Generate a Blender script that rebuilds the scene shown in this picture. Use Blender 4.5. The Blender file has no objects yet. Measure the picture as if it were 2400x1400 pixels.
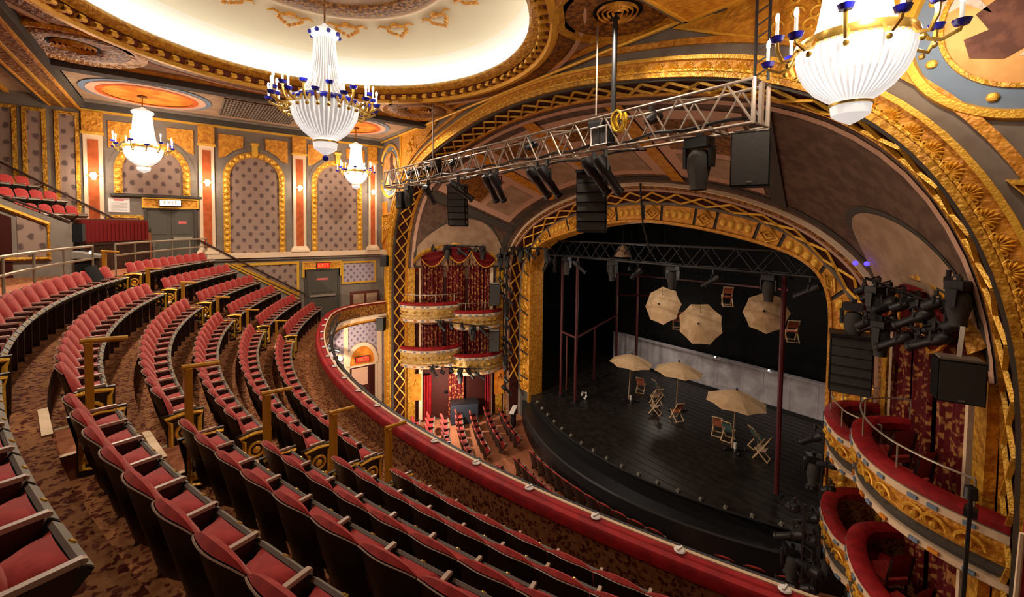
import bpy, math, random
import numpy as np
from mathutils import Matrix, Vector
random.seed(7)
PI = math.pi
scn = bpy.context.scene
COL = scn.collection

# ---------------------------------------------------------------- camera
def cam_axes(yaw, pitch, roll):
    f = np.array([-math.sin(yaw)*math.cos(pitch), math.cos(yaw)*math.cos(pitch), math.sin(pitch)])
    r = np.array([math.cos(yaw), math.sin(yaw), 0.0]); u = np.cross(r, f)
    c, s = math.cos(roll), math.sin(roll)
    return c*r+s*u, -s*r+c*u, f
cd = bpy.data.cameras.new('camera'); cam = bpy.data.objects.new('camera', cd); COL.objects.link(cam)
ar, au, af = cam_axes(0.91236648, -0.04043086, 0.01062789)
cam.matrix_world = Matrix(((ar[0], au[0], -af[0], 9.75), (ar[1], au[1], -af[1], 0.0), (ar[2], au[2], -af[2], 0.0), (0, 0, 0, 1)))
cd.sensor_width = 36.0; cd.lens = 1000.2/2400*36; cd.shift_y = -(700-573.44)/2400
cd.clip_start = 0.05; cd.clip_end = 200
scn.camera = cam

# ---------------------------------------------------------------- world, exposure
w = bpy.data.worlds.new('world'); scn.world = w; w.use_nodes = True
w.node_tree.nodes['Background'].inputs[0].default_value = (1.0, 0.82, 0.62, 1)
w.node_tree.nodes['Background'].inputs[1].default_value = 0.05
scn.view_settings.view_transform = 'Standard'; scn.view_settings.look = 'None'
scn.view_settings.gamma = 1; scn.view_settings.use_curve_mapping = False
scn.view_settings.exposure = EXPOSURE = 0.2
P_BIG, P_SMALL, P_SCONCE, P_COVE, P_UNDER, P_STAGE = 120, 170, 40, 36, 360, 150
P_GRILLE = (1500, 1050, 560, 360)

def lamp(name, loc, power, radius=0.05, col=(1.0, 0.84, 0.66), parent=None):
    l = bpy.data.lights.new(name, 'POINT'); l.energy = power; l.shadow_soft_size = radius; l.color = col
    o = bpy.data.objects.new(name, l); COL.objects.link(o); o.location = loc
    if parent is not None:
        o.parent = parent; o.location = Vector(loc)-Vector(base_of(parent))
    return o

def spot_lamp(name, loc, power, angle=150, radius=.12, col=(1.0, 0.85, 0.68), parent=None, d=(0, 0, -1)):
    l = bpy.data.lights.new(name, 'SPOT'); l.energy = power; l.shadow_soft_size = radius; l.color = col; l.spot_size = math.radians(angle); l.spot_blend = .5
    o = bpy.data.objects.new(name, l); COL.objects.link(o); o.rotation_euler = Vector(d).to_track_quat('-Z', 'Y').to_euler()
    if parent is not None: o.parent = parent
    o.location = Vector(loc)-Vector(base_of(parent) if parent is not None else (0, 0, 0)); return o
# ---------------------------------------------------------------- helpers
BASE = {}
def base_of(o): return BASE.get(o.name, (0, 0, 0))
class MB:
    def __init__(s): s.v = []; s.f = []
    def add(s, V, F):
        n = len(s.v); s.v += [tuple(map(float, p)) for p in V]; s.f += [tuple(i+n for i in q) for q in F]; return s
    def box(s, c, d, M=None):
        x, y, z = d[0]/2, d[1]/2, d[2]/2
        V = [(-x,-y,-z),(x,-y,-z),(x,y,-z),(-x,y,-z),(-x,-y,z),(x,-y,z),(x,y,z),(-x,y,z)]
        if M is not None: V = [tuple(M @ Vector(p)) for p in V]
        V = [(p[0]+c[0], p[1]+c[1], p[2]+c[2]) for p in V]
        return s.add(V, [(0,3,2,1),(4,5,6,7),(0,1,5,4),(1,2,6,5),(2,3,7,6),(3,0,4,7)])
    def b(s, x0, x1, y0, y1, z0, z1): return s.box(((x0+x1)/2, (y0+y1)/2, (z0+z1)/2), (abs(x1-x0), abs(y1-y0), abs(z1-z0)))
    def bar(s, p, q, w, h, up=(0,0,1)):
        p, q = Vector(p), Vector(q); d = q-p; L = d.length
        if L < 1e-6: return s
        d.normalize(); u = Vector(up)
        if abs(d.dot(u)) > .98: u = Vector((1, 0, 0)) if abs(d.x) < .9 else Vector((0, 1, 0))
        r = d.cross(u).normalized(); u = r.cross(d)
        return s.box((p+q)/2, (w, L, h), Matrix((r, d, u)).transposed())
    def tube(s, pts, r, n=6, closed=False, cap=True):
        P = [Vector(p) for p in pts]; m = len(P); R = r if hasattr(r, '__len__') else [r]*m
        V = []; F = []; t0 = None; u = None
        for i in range(m):
            if closed: t = P[(i+1) % m]-P[i-1]
            else: t = P[min(i+1, m-1)]-P[max(i-1, 0)]
            t.normalize()
            if u is None:
                u = Vector((0, 0, 1)) if abs(t.z) < .9 else Vector((1, 0, 0))
            u = (u-t*u.dot(t)).normalized(); b = t.cross(u)
            for k in range(n):
                a = 2*PI*k/n; V.append(P[i]+(u*math.cos(a)+b*math.sin(a))*R[i])
        for i in range(m if closed else m-1):
            for k in range(n):
                j = (i+1) % m; F.append((i*n+k, i*n+(k+1) % n, j*n+(k+1) % n, j*n+k))
        if cap and not closed: F += [tuple(range(n))[::-1], tuple((m-1)*n+k for k in range(n))]
        return s.add(V, F)
    def lathe(s, prof, c=(0,0,0), n=24, a0=0, a1=2*PI, M=None):
        full = abs(a1-a0-2*PI) < 1e-6; k = n if full else n+1; V = []; F = []; m = len(prof)
        for i in range(k):
            a = a0+(a1-a0)*i/n
            for r, z in prof:
                p = Vector((r*math.cos(a), r*math.sin(a), z))
                if M is not None: p = M @ p
                V.append((p[0]+c[0], p[1]+c[1], p[2]+c[2]))
        for i in range(n):
            j = (i+1) % k
            for q in range(m-1): F.append((i*m+q, j*m+q, j*m+q+1, i*m+q+1))
        return s.add(V, F)
    def grid(s, fn, nu, nv):
        V = [fn(i/nu, j/nv) for i in range(nu+1) for j in range(nv+1)]
        return s.add(V, [(i*(nv+1)+j, (i+1)*(nv+1)+j, (i+1)*(nv+1)+j+1, i*(nv+1)+j+1) for i in range(nu) for j in range(nv)])
    def strip(s, A, B, closed=False):
        n = len(A); V = list(A)+list(B); m = n if closed else n-1
        return s.add(V, [(i, (i+1) % n, n+(i+1) % n, n+i) for i in range(m)])
    def loft(s, rows, closed=False):
        n = len(rows[0]); V = [p for r in rows for p in r]; F = []
        for k in range(len(rows)-1):
            for i in range(n if closed else n-1):
                j = (i+1) % n; F.append((k*n+i, k*n+j, (k+1)*n+j, (k+1)*n+i))
        return s.add(V, F)
    def prism(s, poly, d):
        d = Vector(d); n = len(poly); V = [Vector(p) for p in poly]+[Vector(p)+d for p in poly]
        F = [tuple(range(n)), tuple(range(2*n-1, n-1, -1))]+[(i, n+i, n+(i+1) % n, (i+1) % n) for i in range(n)]
        return s.add(V, F)
    def ball(s, c, r, n=8, m=5):
        r = r if hasattr(r, '__len__') else (r, r, r)
        V = [(c[0], c[1], c[2]-r[2])]; F = []
        for j in range(1, m):
            t = -PI/2+PI*j/m
            for k in range(n):
                a = 2*PI*k/n; V.append((c[0]+r[0]*math.cos(t)*math.cos(a), c[1]+r[1]*math.cos(t)*math.sin(a), c[2]+r[2]*math.sin(t)))
        V.append((c[0], c[1], c[2]+r[2])); T = len(V)-1
        for k in range(n):
            F.append((0, 1+(k+1) % n, 1+k)); F.append((T, T-n+k, T-n+(k+1) % n))
            for j in range(m-2): F.append((1+j*n+k, 1+j*n+(k+1) % n, 1+(j+1)*n+(k+1) % n, 1+(j+1)*n+k))
        return s.add(V, F)

def mesh(name, mb, mat, smooth=False):
    me = bpy.data.meshes.new(name); me.from_pydata(mb.v, [], mb.f)
    if mat is not None: me.materials.append(mat)
    if smooth:
        me.polygons.foreach_set('use_smooth', [True]*len(me.polygons))
        try: me.set_sharp_from_angle(angle=math.radians(40))
        except Exception: pass
    me.update(); return me
def obj(name, mb, mat, parent=None, smooth=False, label=None):
    b = base_of(parent) if parent is not None else (0, 0, 0)
    if b != (0, 0, 0): mb.v = [(p[0]-b[0], p[1]-b[1], p[2]-b[2]) for p in mb.v]
    o = bpy.data.objects.new(name, mesh(name, mb, mat, smooth)); COL.objects.link(o)
    if parent is not None: o.parent = parent
    BASE[o.name] = b
    if label: o['label'] = label
    return o
def inst(name, me, parent, loc=(0,0,0), M=None):
    o = bpy.data.objects.new(name, me); COL.objects.link(o); o.parent = parent
    b = base_of(parent) if parent is not None else (0, 0, 0)
    T = Matrix.Translation(Vector(loc)-Vector(b)); o.matrix_local = T @ M.to_4x4() if M is not None else T
    return o
def tag(o, label, cat, group=None, kind=None):
    o['label'] = label; o['category'] = cat
    if group: o['group'] = group
    if kind: o['kind'] = kind
    return o
def struct(name, mb, mat, parent=None, smooth=False, label=None, cat=None):
    o = obj(name, mb, mat, parent, smooth); o['kind'] = 'structure'
    if label: o['label'] = label
    if cat: o['category'] = cat
    return o
def thing(name, label, cat, loc=(0,0,0), group=None, kind=None):
    o = bpy.data.objects.new(name, None); COL.objects.link(o); o.location = loc; o.empty_display_size = .1
    BASE[o.name] = tuple(loc); return tag(o, label, cat, group, kind)
def dup(root, M, label=None, group=None):
    r = root.copy(); COL.objects.link(r); r.matrix_world = M
    if label: r['label'] = label
    if group: r['group'] = group
    for ch in root.children:
        c = ch.copy(); COL.objects.link(c); c.parent = r
        for g in ch.children:
            d = g.copy(); COL.objects.link(d); d.parent = c
    return r
def TR(loc, rz=0, s=1): return Matrix.Translation(loc) @ Matrix.Rotation(rz, 4, 'Z') @ Matrix.Scale(s, 4)
def aim(d, up=(0,0,1)):
    "rotation taking local -Z to direction d"
    return Vector(d).to_track_quat('-Z', 'Y').to_matrix()
NTH = ['first','second','third','fourth','fifth','sixth','seventh','eighth','ninth','tenth','eleventh','twelfth','thirteenth','fourteenth','fifteenth','sixteenth','seventeenth','eighteenth']

# ---------------------------------------------------------------- materials
def S(h):
    h = h.lstrip('#'); c = [int(h[i:i+2], 16)/255 for i in (0, 2, 4)]
    return tuple(((x+.055)/1.055)**2.4 if x > .04045 else x/12.92 for x in c)+(1,)
MATS = {}
def mat(name, col, rough=.7, metal=0, col2=None, nscale=8, lo=.42, hi=.58, bump=0, bscale=20, spec=.4, emit=0, detail=3):
    m = bpy.data.materials.new(name); m.use_nodes = True; nt = m.node_tree; N = nt.nodes; L = nt.links
    p = N['Principled BSDF']; c = S(col)
    p.inputs['Base Color'].default_value = c; p.inputs['Roughness'].default_value = rough; p.inputs['Metallic'].default_value = metal
    p.inputs['Specular IOR Level'].default_value = spec
    tc = None
    if col2 or bump: tc = N.new('ShaderNodeTexCoord')
    if col2:
        n = N.new('ShaderNodeTexNoise'); n.inputs['Scale'].default_value = nscale; n.inputs['Detail'].default_value = detail
        r = N.new('ShaderNodeValToRGB'); r.color_ramp.elements[0].position = lo; r.color_ramp.elements[1].position = hi
        r.color_ramp.elements[0].color = c; r.color_ramp.elements[1].color = S(col2)
        L.new(tc.outputs['Object'], n.inputs['Vector']); L.new(n.outputs['Fac'], r.inputs[0]); L.new(r.outputs[0], p.inputs['Base Color'])
    if bump:
        n2 = N.new('ShaderNodeTexNoise'); n2.inputs['Scale'].default_value = bscale; n2.inputs['Detail'].default_value = 2
        bp = N.new('ShaderNodeBump'); bp.inputs['Strength'].default_value = bump; bp.inputs['Distance'].default_value = .05
        L.new(tc.outputs['Object'], n2.inputs['Vector']); L.new(n2.outputs['Fac'], bp.inputs['Height']); L.new(bp.outputs[0], p.inputs['Normal'])
    if emit:
        p.inputs['Emission Color'].default_value = c; p.inputs['Emission Strength'].default_value = emit
    MATS[name] = m; return m
def carpet_mat(name, a, b, c, scale):
    m = mat(name, a, .95, spec=.1); nt = m.node_tree; N = nt.nodes; L = nt.links; p = N['Principled BSDF']
    tc = N.new('ShaderNodeTexCoord')
    v = N.new('ShaderNodeTexVoronoi'); v.inputs['Scale'].default_value = scale; v.feature = 'F1'
    n = N.new('ShaderNodeTexNoise'); n.inputs['Scale'].default_value = scale*.8; n.inputs['Detail'].default_value = 2
    L.new(tc.outputs['Object'], n.inputs['Vector'])
    mx = N.new('ShaderNodeMixRGB'); mx.inputs[0].default_value = .12; L.new(tc.outputs['Object'], mx.inputs[1]); L.new(n.outputs['Color'], mx.inputs[2])
    L.new(mx.outputs[0], v.inputs['Vector'])
    r = N.new('ShaderNodeValToRGB'); e = r.color_ramp.elements
    e[0].position = .36; e[0].color = S(b); e[1].position = .50; e[1].color = S(a)
    L.new(v.outputs['Distance'], r.inputs[0])
    r2 = N.new('ShaderNodeValToRGB'); r2.color_ramp.elements[0].position = .45; r2.color_ramp.elements[1].position = .6
    L.new(n.outputs['Fac'], r2.inputs[0])
    m2 = N.new('ShaderNodeMixRGB'); L.new(r2.outputs[0], m2.inputs[0]); L.new(r.outputs[0], m2.inputs[1]); m2.inputs[2].default_value = S(c)
    m3 = N.new('ShaderNodeMixRGB'); m3.inputs[0].default_value = .45; L.new(r.outputs[0], m3.inputs[1]); L.new(m2.outputs[0], m3.inputs[2])
    L.new(m3.outputs[0], p.inputs['Base Color']); return m
def dots_mat(name, a, b, ky, kz, axis='Y', th=.55):
    "damask: staggered dark motifs on a mottled ground, along Y or X and Z"
    m = mat(name, a, .8, spec=.2); nt = m.node_tree; N = nt.nodes; L = nt.links; p = N['Principled BSDF']
    tc = N.new('ShaderNodeTexCoord'); sp = N.new('ShaderNodeSeparateXYZ'); L.new(tc.outputs['Object'], sp.inputs[0])
    def mth(op, x, y=None):
        q = N.new('ShaderNodeMath'); q.operation = op
        for i, z in ((0, x), (1, y)):
            if z is None: continue
            if isinstance(z, (int, float)): q.inputs[i].default_value = z
            else: L.new(z, q.inputs[i])
        return q.outputs[0]
    s1 = mth('SINE', mth('MULTIPLY', sp.outputs[axis], ky)); s2 = mth('SINE', mth('MULTIPLY', sp.outputs['Z'], kz))
    n = N.new('ShaderNodeTexNoise'); n.inputs['Scale'].default_value = 9; n.inputs['Detail'].default_value = 3; L.new(tc.outputs['Object'], n.inputs['Vector'])
    h = mth('ADD', mth('MULTIPLY', s1, s2), mth('MULTIPLY', mth('SUBTRACT', n.outputs['Fac'], .5), 1.3))
    r = N.new('ShaderNodeValToRGB'); e = r.color_ramp.elements
    e[0].position = th-.25; e[0].color = S(a); e[1].position = th+.2; e[1].color = S(b); L.new(h, r.inputs[0])
    L.new(r.outputs[0], p.inputs['Base Color']); return m
gold = mat('gold_leaf', '#d09a30', .42, .2, '#a8701c', 9, .4, .62, .8, 14)
gold_b = mat('bright_gold', '#e0aa3a', .35, .3, bump=.25, bscale=30)
gold_d = mat('old_gold', '#9a6420', .5, .25, '#5a3210', 11, .4, .6, .9, 12)
gold_o = mat('amber_gold', '#d8962f', .48, .15, '#bd7a1f', 7, .4, .6, .8, 11)
pale_gold = mat('pale_gold', '#c9a868', .5, .1, '#b58d48', 8, .4, .6, .6, 14)
pale_j = mat('pale_joint', '#b0a8ac', .7)
brass = mat('brass', '#d9b45a', .3, .7)
rail_y = mat('ochre_metal', '#b27c1e', .4, .2)
grey = mat('warm_grey_plaster', '#7f7468', .85, col2='#776b60', nscale=3, spec=.2)
grey_d = mat('dark_grey_plaster', '#4c463f', .85, spec=.2)
cream = mat('cream_plaster', '#d9bd9c', .8, spec=.2)
beige = mat('beige_plaster', '#a98c70', .85, col2='#9a7c62', nscale=2.5, spec=.2)
brown = mat('brown_plaster', '#6a5242', .8, col2='#584235', nscale=4, spec=.25, bump=.2, bscale=6)
pink = mat('rose_plaster', '#c49a80', .85, spec=.2)
dome_w = mat('cove_glow_plaster', '#d8ccb6', .9, spec=.1)  # cove light put into the colour: paler copy of the dome plaster
dome_i = mat('ivory_dome', '#d0bd9b', .9, spec=.1)
terra = mat('terracotta_panel', '#b4582c', .8, col2='#a24d26', nscale=5, spec=.2)
orange = mat('orange_mural', '#d8862c', .8, col2='#c06a1c', nscale=2.2, spec=.2)
orange_r = mat('burnt_orange_ring', '#bb5420', .8, spec=.2)
blueg = mat('blue_grey_paint', '#6f7f92', .85, spec=.2)
redbrown = mat('red_brown_panel', '#6b3425', .8, spec=.2)
darkred = mat('dark_red_ground', '#3a120c', .7, spec=.2)
wallp = dots_mat('damask_wallpaper', '#91796b', '#5c4a46', 15, 12)
wallp2 = dots_mat('lilac_wallpaper', '#a89aa2', '#6c5c70', 22, 19)
carpet = carpet_mat('scroll_carpet', '#8a5c38', '#45170f', '#6a3a26', 17)
carpet_p = mat('plain_rose_carpet', '#a56a4c', .95, col2='#9a5f44', nscale=12, spec=.1)
velvet = mat('red_velvet', '#9e2a26', .75, col2='#8c211f', nscale=14, spec=.25)
velvet.node_tree.nodes['Principled BSDF'].inputs['Sheen Weight'].default_value = .35
velvet.node_tree.nodes['Principled BSDF'].inputs['Sheen Roughness'].default_value = .4
velvet.node_tree.nodes['Principled BSDF'].inputs['Sheen Tint'].default_value = (1, .5, .42, 1)
velvet_d = mat('deep_red_velvet', '#64100f', .8, spec=.2)
velvet_r = mat('scarlet_rail_velvet', '#941318', .65, col2='#7e0e14', nscale=6, spec=.3)
shell_m = mat('dark_seat_shell', '#2a1d16', .45, spec=.4)
shell_g = mat('black_green_seat_pan', '#1b211b', .35, spec=.5)
strip_m = mat('grey_seat_edge', '#77736a', .5)
armw = mat('worn_arm_wood', '#a58a78', .4, spec=.5)
armd = mat('dark_arm_wood', '#2c1712', .4, spec=.5)
wood = mat('dark_wood', '#3a2015', .5, col2='#2a160e', nscale=6)
wood_r = mat('red_wood', '#5a2a1a', .5)
black = mat('black_metal', '#17171a', .45, spec=.5)
black_m = mat('matt_black', '#0c0b0b', .85, spec=.2)
blackfl = mat('black_stage_boards', '#2b2521', .38, col2='#1c1816', nscale=5, spec=.45)
grille_m = mat('speaker_grille', '#35322f', .7, bump=.3, bscale=120)
alu = mat('worn_aluminium', '#8d7f72', .5, .45)
steel = mat('rail_steel', '#b3aa96', .35, .6)
door_m = mat('grey_green_door', '#4f4a40', .6, spec=.3)
curt = mat('brocade_curtain', '#5a1014', .7, col2='#a8743e', nscale=9, lo=.53, hi=.63, spec=.2, detail=1)
white_p = mat('white_panel', '#d9d2cc', .6)
lilac_w = mat('pale_wall', '#c9c3c8', .7, col2='#b5aeb4', nscale=2)
canvas = mat('cream_canvas', '#d9b890', .8, col2='#cda97f', nscale=3, spec=.2)
maroon = mat('maroon_post', '#4e1a1e', .45)
cable_y = mat('yellow_cable', '#d8b020', .5)
blue_gl = mat('cobalt_glass', '#1c1fa0', .15, spec=.8)
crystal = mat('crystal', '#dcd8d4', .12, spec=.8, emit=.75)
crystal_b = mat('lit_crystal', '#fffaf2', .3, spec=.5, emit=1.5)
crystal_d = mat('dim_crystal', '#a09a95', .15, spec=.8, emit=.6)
flame = mat('candle_bulb', '#fff0d8', .3, emit=14)
candle = mat('candle_tube', '#f4ead8', .5, emit=.5)
globe_m = mat('sconce_globe', '#fff2dc', .3, emit=9)
led = mat('cove_lamp', '#f4f7ff', .3)
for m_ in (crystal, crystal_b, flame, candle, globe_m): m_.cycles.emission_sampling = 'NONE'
red_sign = mat('red_exit_face', '#d81c08', .4, emit=1.4)
red_sign2 = mat('red_exit_letters', '#ff5a30', .4, emit=2.0)
white_sign = mat('white_exit_face', '#fff4e0', .4, emit=1.6)
pink_p = mat('pink_label', '#c8615c', .6)
# ================================================================ geometry of the house (z = 0 is eye level)
CEIL, XW, YF, YD = 4.12, 10.55, 7.75, 8.45       # ceiling, half width, arch wall face, arch soffit back edge
ZST, ZOR = -8.3, -9.5                             # stage floor, orchestra floor
KX = .028
ROWA = [-2.03, -1.30, -.52, .21, .97, 1.73]       # row arcs: y = a + KX x^2 at the back tops
ROWZ = [-1.08, -1.55, -2.0, -2.45, -2.88, -3.3]
FLZ = [z-.85 for z in ROWZ]
AISLE = (-5.08, 3.80); AW = .42
def smooth_prof(P, n):
    P = np.array(P, float); d = np.r_[0, np.cumsum(np.linalg.norm(np.diff(P, axis=0), axis=1))]
    t = np.linspace(0, d[-1], 800); Q = np.c_[np.interp(t, d, P[:, 0]), np.interp(t, d, P[:, 1])]
    k = 41; pad = np.pad(Q, ((k//2, k//2), (0, 0)), mode='reflect', reflect_type='odd')
    Q = np.c_[np.convolve(pad[:, 0], np.ones(k)/k, 'valid'), np.convolve(pad[:, 1], np.ones(k)/k, 'valid')]
    d = np.r_[0, np.cumsum(np.linalg.norm(np.diff(Q, axis=0), axis=1))]; t = np.linspace(0, d[-1], n)
    return np.c_[np.interp(t, d, Q[:, 0]), np.interp(t, d, Q[:, 1])]
def sym(P): # right half bottom to top -> whole, left bottom over the top to right bottom
    P = np.array(P, float); L = P.copy(); L[:, 0] *= -1; return np.r_[L, P[::-1][1:]]
ARCH = smooth_prof(sym([(9.4,-9.5),(9.4,-5),(9.4,-2.6),(9.34,-1.6),(9.22,-.85),(9.03,-.25),(8.8,.3),(8.45,.9),(7.95,1.48),(7.4,1.9),(6.6,2.33),(5.6,2.68),(3.7,3.1),(1.9,3.38),(0,3.46)]), 141)
PE = smooth_prof(sym([(7.43,-9.5),(7.43,-4),(7.42,-2.5),(7.3,-1.5),(7.1,-1.08),(6.75,-.68),(6.2,-.12),(5.6,.3),(4.5,.82),(3.3,1.2),(1.9,1.5),(0,1.7)]), 141)
PT = smooth_prof(sym([(6.85,-9.5),(6.85,-4),(6.8,-2.2),(6.46,-1.55),(5.65,-.48),(5.06,-.06),(3.9,.42),(2.1,.8),(0,.97)]), 141)
PO = smooth_prof(sym([(6.03,-9.5),(6.03,-4),(6.03,-1.9),(5.9,-1.3),(5.55,-.86),(4.5,-.48),(2.74,-.06),(.9,.2),(0,.24)]), 141)
def offs(P, d):
    t = np.gradient(P, axis=0); t /= np.linalg.norm(t, axis=1)[:, None]; n = np.c_[-t[:, 1], t[:, 0]]
    return P+n*d     # outward (up and away) for left-to-right profiles
def at(P, y): return [(p[0], y, p[1]) for p in P]
def band(mb, P, d0, d1, y0, y1):
    "extruded flat band between two offsets of a profile, face at y0, back at y1"
    a, b = offs(P, d0), offs(P, d1)
    return mb.loft([at(a, y1), at(a, y0), at(b, y0), at(b, y1)])
def vault(u, v, d=0.):
    "point on the splayed vault between arch (v=0) and proscenium (v=1), pushed d towards the house"
    i = u*140; k = min(int(i), 139); f = i-k
    A = ARCH[k]*(1-f)+ARCH[k+1]*f; B = PE[k]*(1-f)+PE[k+1]*f
    p = np.array([A[0]*(1-v)+B[0]*v, YD*(1-v)+12.8*v, A[1]*(1-v)+B[1]*v])
    if d:
        t = ARCH[min(k+1, 140)]-ARCH[max(k-1, 0)]; t /= np.linalg.norm(t); n = np.array([t[1], -.35, -t[0]]); n /= np.linalg.norm(n)
        p = p+n*d
    return tuple(p)

# ---------------------------------------------------------------- left wall
def WL(y, z, d=0.): return (-XW+d, y, z)
wall_left = struct('wall_left', MB().b(-XW-.3, -XW, -9, YF+.4, ZOR, CEIL+.3), grey, label='grey left side wall with gilded arches', cat='wall')
def lbox(name, y0, y1, z0, z1, d, m, parent=wall_left, d0=0.0, label=None):
    return obj(name, MB().b(-XW+d0, -XW+d, y0, y1, z0, z1), m, parent, label=label)
def lframe(name, poly, wd, d, m, parent=wall_left):
    "moulding running round a polygon on the left wall"
    mb = MB(); n = len(poly); P = [np.array(p, float) for p in poly]; c = sum(P)/n
    ins = []
    for i in range(n):
        a, b, e = P[i-1], P[i], P[(i+1) % n]
        n1 = np.array([-(b-a)[1], (b-a)[0]]); n1 /= np.linalg.norm(n1); n1 *= np.sign(n1 @ (c-b)) or 1
        n2 = np.array([-(e-b)[1], (e-b)[0]]); n2 /= np.linalg.norm(n2); n2 *= np.sign(n2 @ (c-b)) or 1
        mm = (n1+n2); mm /= (mm @ n1); ins.append(b+mm*wd)
    mb.loft([[WL(p[0], p[1], .0) for p in P], [WL(p[0], p[1], d) for p in P], [WL(p[0], p[1], d) for p in ins], [WL(p[0], p[1], .0) for p in ins]], True)
    return obj(name, mb, m, parent)
lbox('cornice', -2.65, YF, 3.82, CEIL, .14, grey_d); lbox('cornice_bead', -2.65, YF, 3.74, 3.82, .10, gold_b)
lbox('ledge', .3, YF, -1.36, -1.15, .16, cream); lbox('ledge_under_moulding', .3, YF, -1.46, -1.36, .09, grey)  # plain grey moulding under the cream ledge
for y0, y1 in ((-2.58, -2.1), (.55, 1.03), (3.79, 4.29), (7.03, 7.40)):
    p = lbox('pilaster', y0, y1, -1.15 if y0 > 0 else -2.2, 3.74, .10, cream)
    m = (y0+y1)/2; h = (y1-y0)/2
    q = lbox('shaft_panel', m-h*.56, m+h*.56, -.92 if y0 > 0 else -2.0, 2.82, .115, terra, p)
    q = lbox('capital', y0-.02, y1+.02, 3.02, 3.74, .15, gold_o, p)
    q = lbox('capital_moulding', y0-.05, y1+.05, 2.98, 3.06, .19, gold_b, p)
    if y0 > 0:
        obj('pilaster_base', MB().loft([[WL(y0-.12, -1.15, .0), WL(y0-.12, -1.15, .2), WL(y1+.12, -1.15, .2), WL(y1+.12, -1.15, 0)], [WL(y0-.1, -1.05, .0), WL(y0-.1, -1.05, .18), WL(y1+.1, -1.05, .18), WL(y1+.1, -1.05, 0)], [WL(y0, -.9, 0), WL(y0, -.9, .11), WL(y1, -.9, .11), WL(y1, -.9, 0)]]), cream, p)
def arch_pts(y0, y1, zb, zs, rz, n=18):
    c, r = (y0+y1)/2, (y1-y0)/2
    return [(y0, zb)]+[(c-r*math.cos(PI*i/n), zs+rz*math.sin(PI*i/n)) for i in range(n+1)]+[(y1, zb)]
for k, (y0, y1, zb, zt) in enumerate(((-1.84, .28, 1.05, 2.95), (1.30, 3.48, -1.15, 2.93), (4.52, 6.73, -1.15, 2.93))):
    zs = zt-1.07
    fr = (y1-y0)*.105
    pan = obj('wallpaper_panel', MB().prism([WL(y, z) for y, z in arch_pts(y0+fr, y1-fr, zb, zs, 1.07-fr)], (.02, 0, 0)), wallp, wall_left)
    A, B = arch_pts(y0, y1, zb, zs, 1.07), arch_pts(y0+fr, y1-fr, zb, zs, 1.07-fr)
    ring = lambda P, d: [WL(y, z, d) for y, z in P]
    obj('arch_frame', MB().loft([ring(A, 0), ring(A, .07), ring(B, .07), ring(B, 0)]), gold, pan)
    C = [((a[0]+b[0])/2, (a[1]+b[1])/2) for a, b in zip(A, B)]
    # beaded bosses along the frame
    L = np.array(C); dd = np.r_[0, np.cumsum(np.linalg.norm(np.diff(L, axis=0), axis=1))]; bm = mesh('boss', MB().ball((0, 0, 0), (.05, .085, .085), 8, 4), gold_b, True)
    nb = int(dd[-1]/.23)
    for i in range(nb):
        t = (i+.5)/nb*dd[-1]; inst('boss', bm, pan, WL(np.interp(t, dd, L[:, 0]), np.interp(t, dd, L[:, 1]), .075))
    O, I = arch_pts(y0-.14, y1+.14, zs-.25, zs, 1.21), arch_pts(y0, y1, zs-.25, zs, 1.07)
    obj('archivolt', MB().loft([ring(O, 0), ring(O, .04), ring(I, .04)]), grey, pan)
    zc = 3.52
    for s in (0, 1):      # corner spandrels
        ya, yc = (y0-.12, (y0+y1)/2) if s == 0 else (y1+.12, (y0+y1)/2)
        sg = 1 if s == 0 else -1
        arc = [(yc-sg*1.27*math.cos(a), zs+1.27*math.sin(a)) for a in np.linspace(.70, 1.25, 9)]
        poly = [(ya, zc), (ya, zs+.72)]+[(max(ya, y) if s == 0 else min(ya, y), min(z, zc)) for y, z in arc]+[(yc-sg*.38, zc)]
        obj('spandrel_panel', MB().prism([WL(y, z) for y, z in (poly if s == 0 else poly[::-1])], (.05, 0, 0)), gold_o, pan)
    if k: 
        m = (y0+y1)/2
        obj('keystone', MB().b(-XW, -XW+.16, m-.1, m+.1, 2.78, 3.2).tube([WL(m-.14, 3.24, .1), WL(m+.14, 3.24, .1)], .07, 8), gold_b, pan, True)
# rear stretch of wall panels over the upper seats
for y0, y1 in ((-4.9, -4.06), (-3.95, -3.42), (-3.24, -2.66)):
    pn = lbox('wallpaper_panel', y0, y1, -.6, 3.62, .02, wallp)
    lframe('panel_frame', [(y0, -.6), (y0, 3.66), (y1, 3.66), (y1, -.6)], .1, .06, gold, pn)
# cream dado line following the stair
# lower zone frames
pn = obj('wallpaper_panel', MB().prism([WL(1.75, -1.66), WL(3.93, -1.66), WL(3.93, -2.95)], (.02, 0, 0)), wallp, wall_left)
lframe('panel_frame', [(1.5, -1.58), (4.0, -1.58), (4.0, -3.1)], .1, .06, gold_b, pn)
pn = lbox('wallpaper_panel', 5.85, 7.32, -2.62, -1.72, .02, wallp2); lframe('panel_frame', [(5.78, -2.7), (5.78, -1.66), (7.39, -1.66), (7.39, -2.7)], .08, .06, gold_b, pn)
pn = lbox('box_entrance_frame', 6.16, 7.54, -4.2, -3.1, .06, wood_r)
lbox('glazed_panel', 6.3, 6.8, -4.1, -3.22, .075, beige, pn); lbox('glazed_panel', 6.92, 7.42, -4.1, -3.22, .075, beige, pn)
lbox('door_ledge', -1.95, .62, .95, 1.03, .12, grey_d)
hd = lbox('door_header', -1.12, .52, .56, .93, .07, gold_o); lframe('header_frame', [(-1.12, .56), (-1.12, .93), (.52, .93), (.52, .56)], .05, .1, gold_b, hd)
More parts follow.
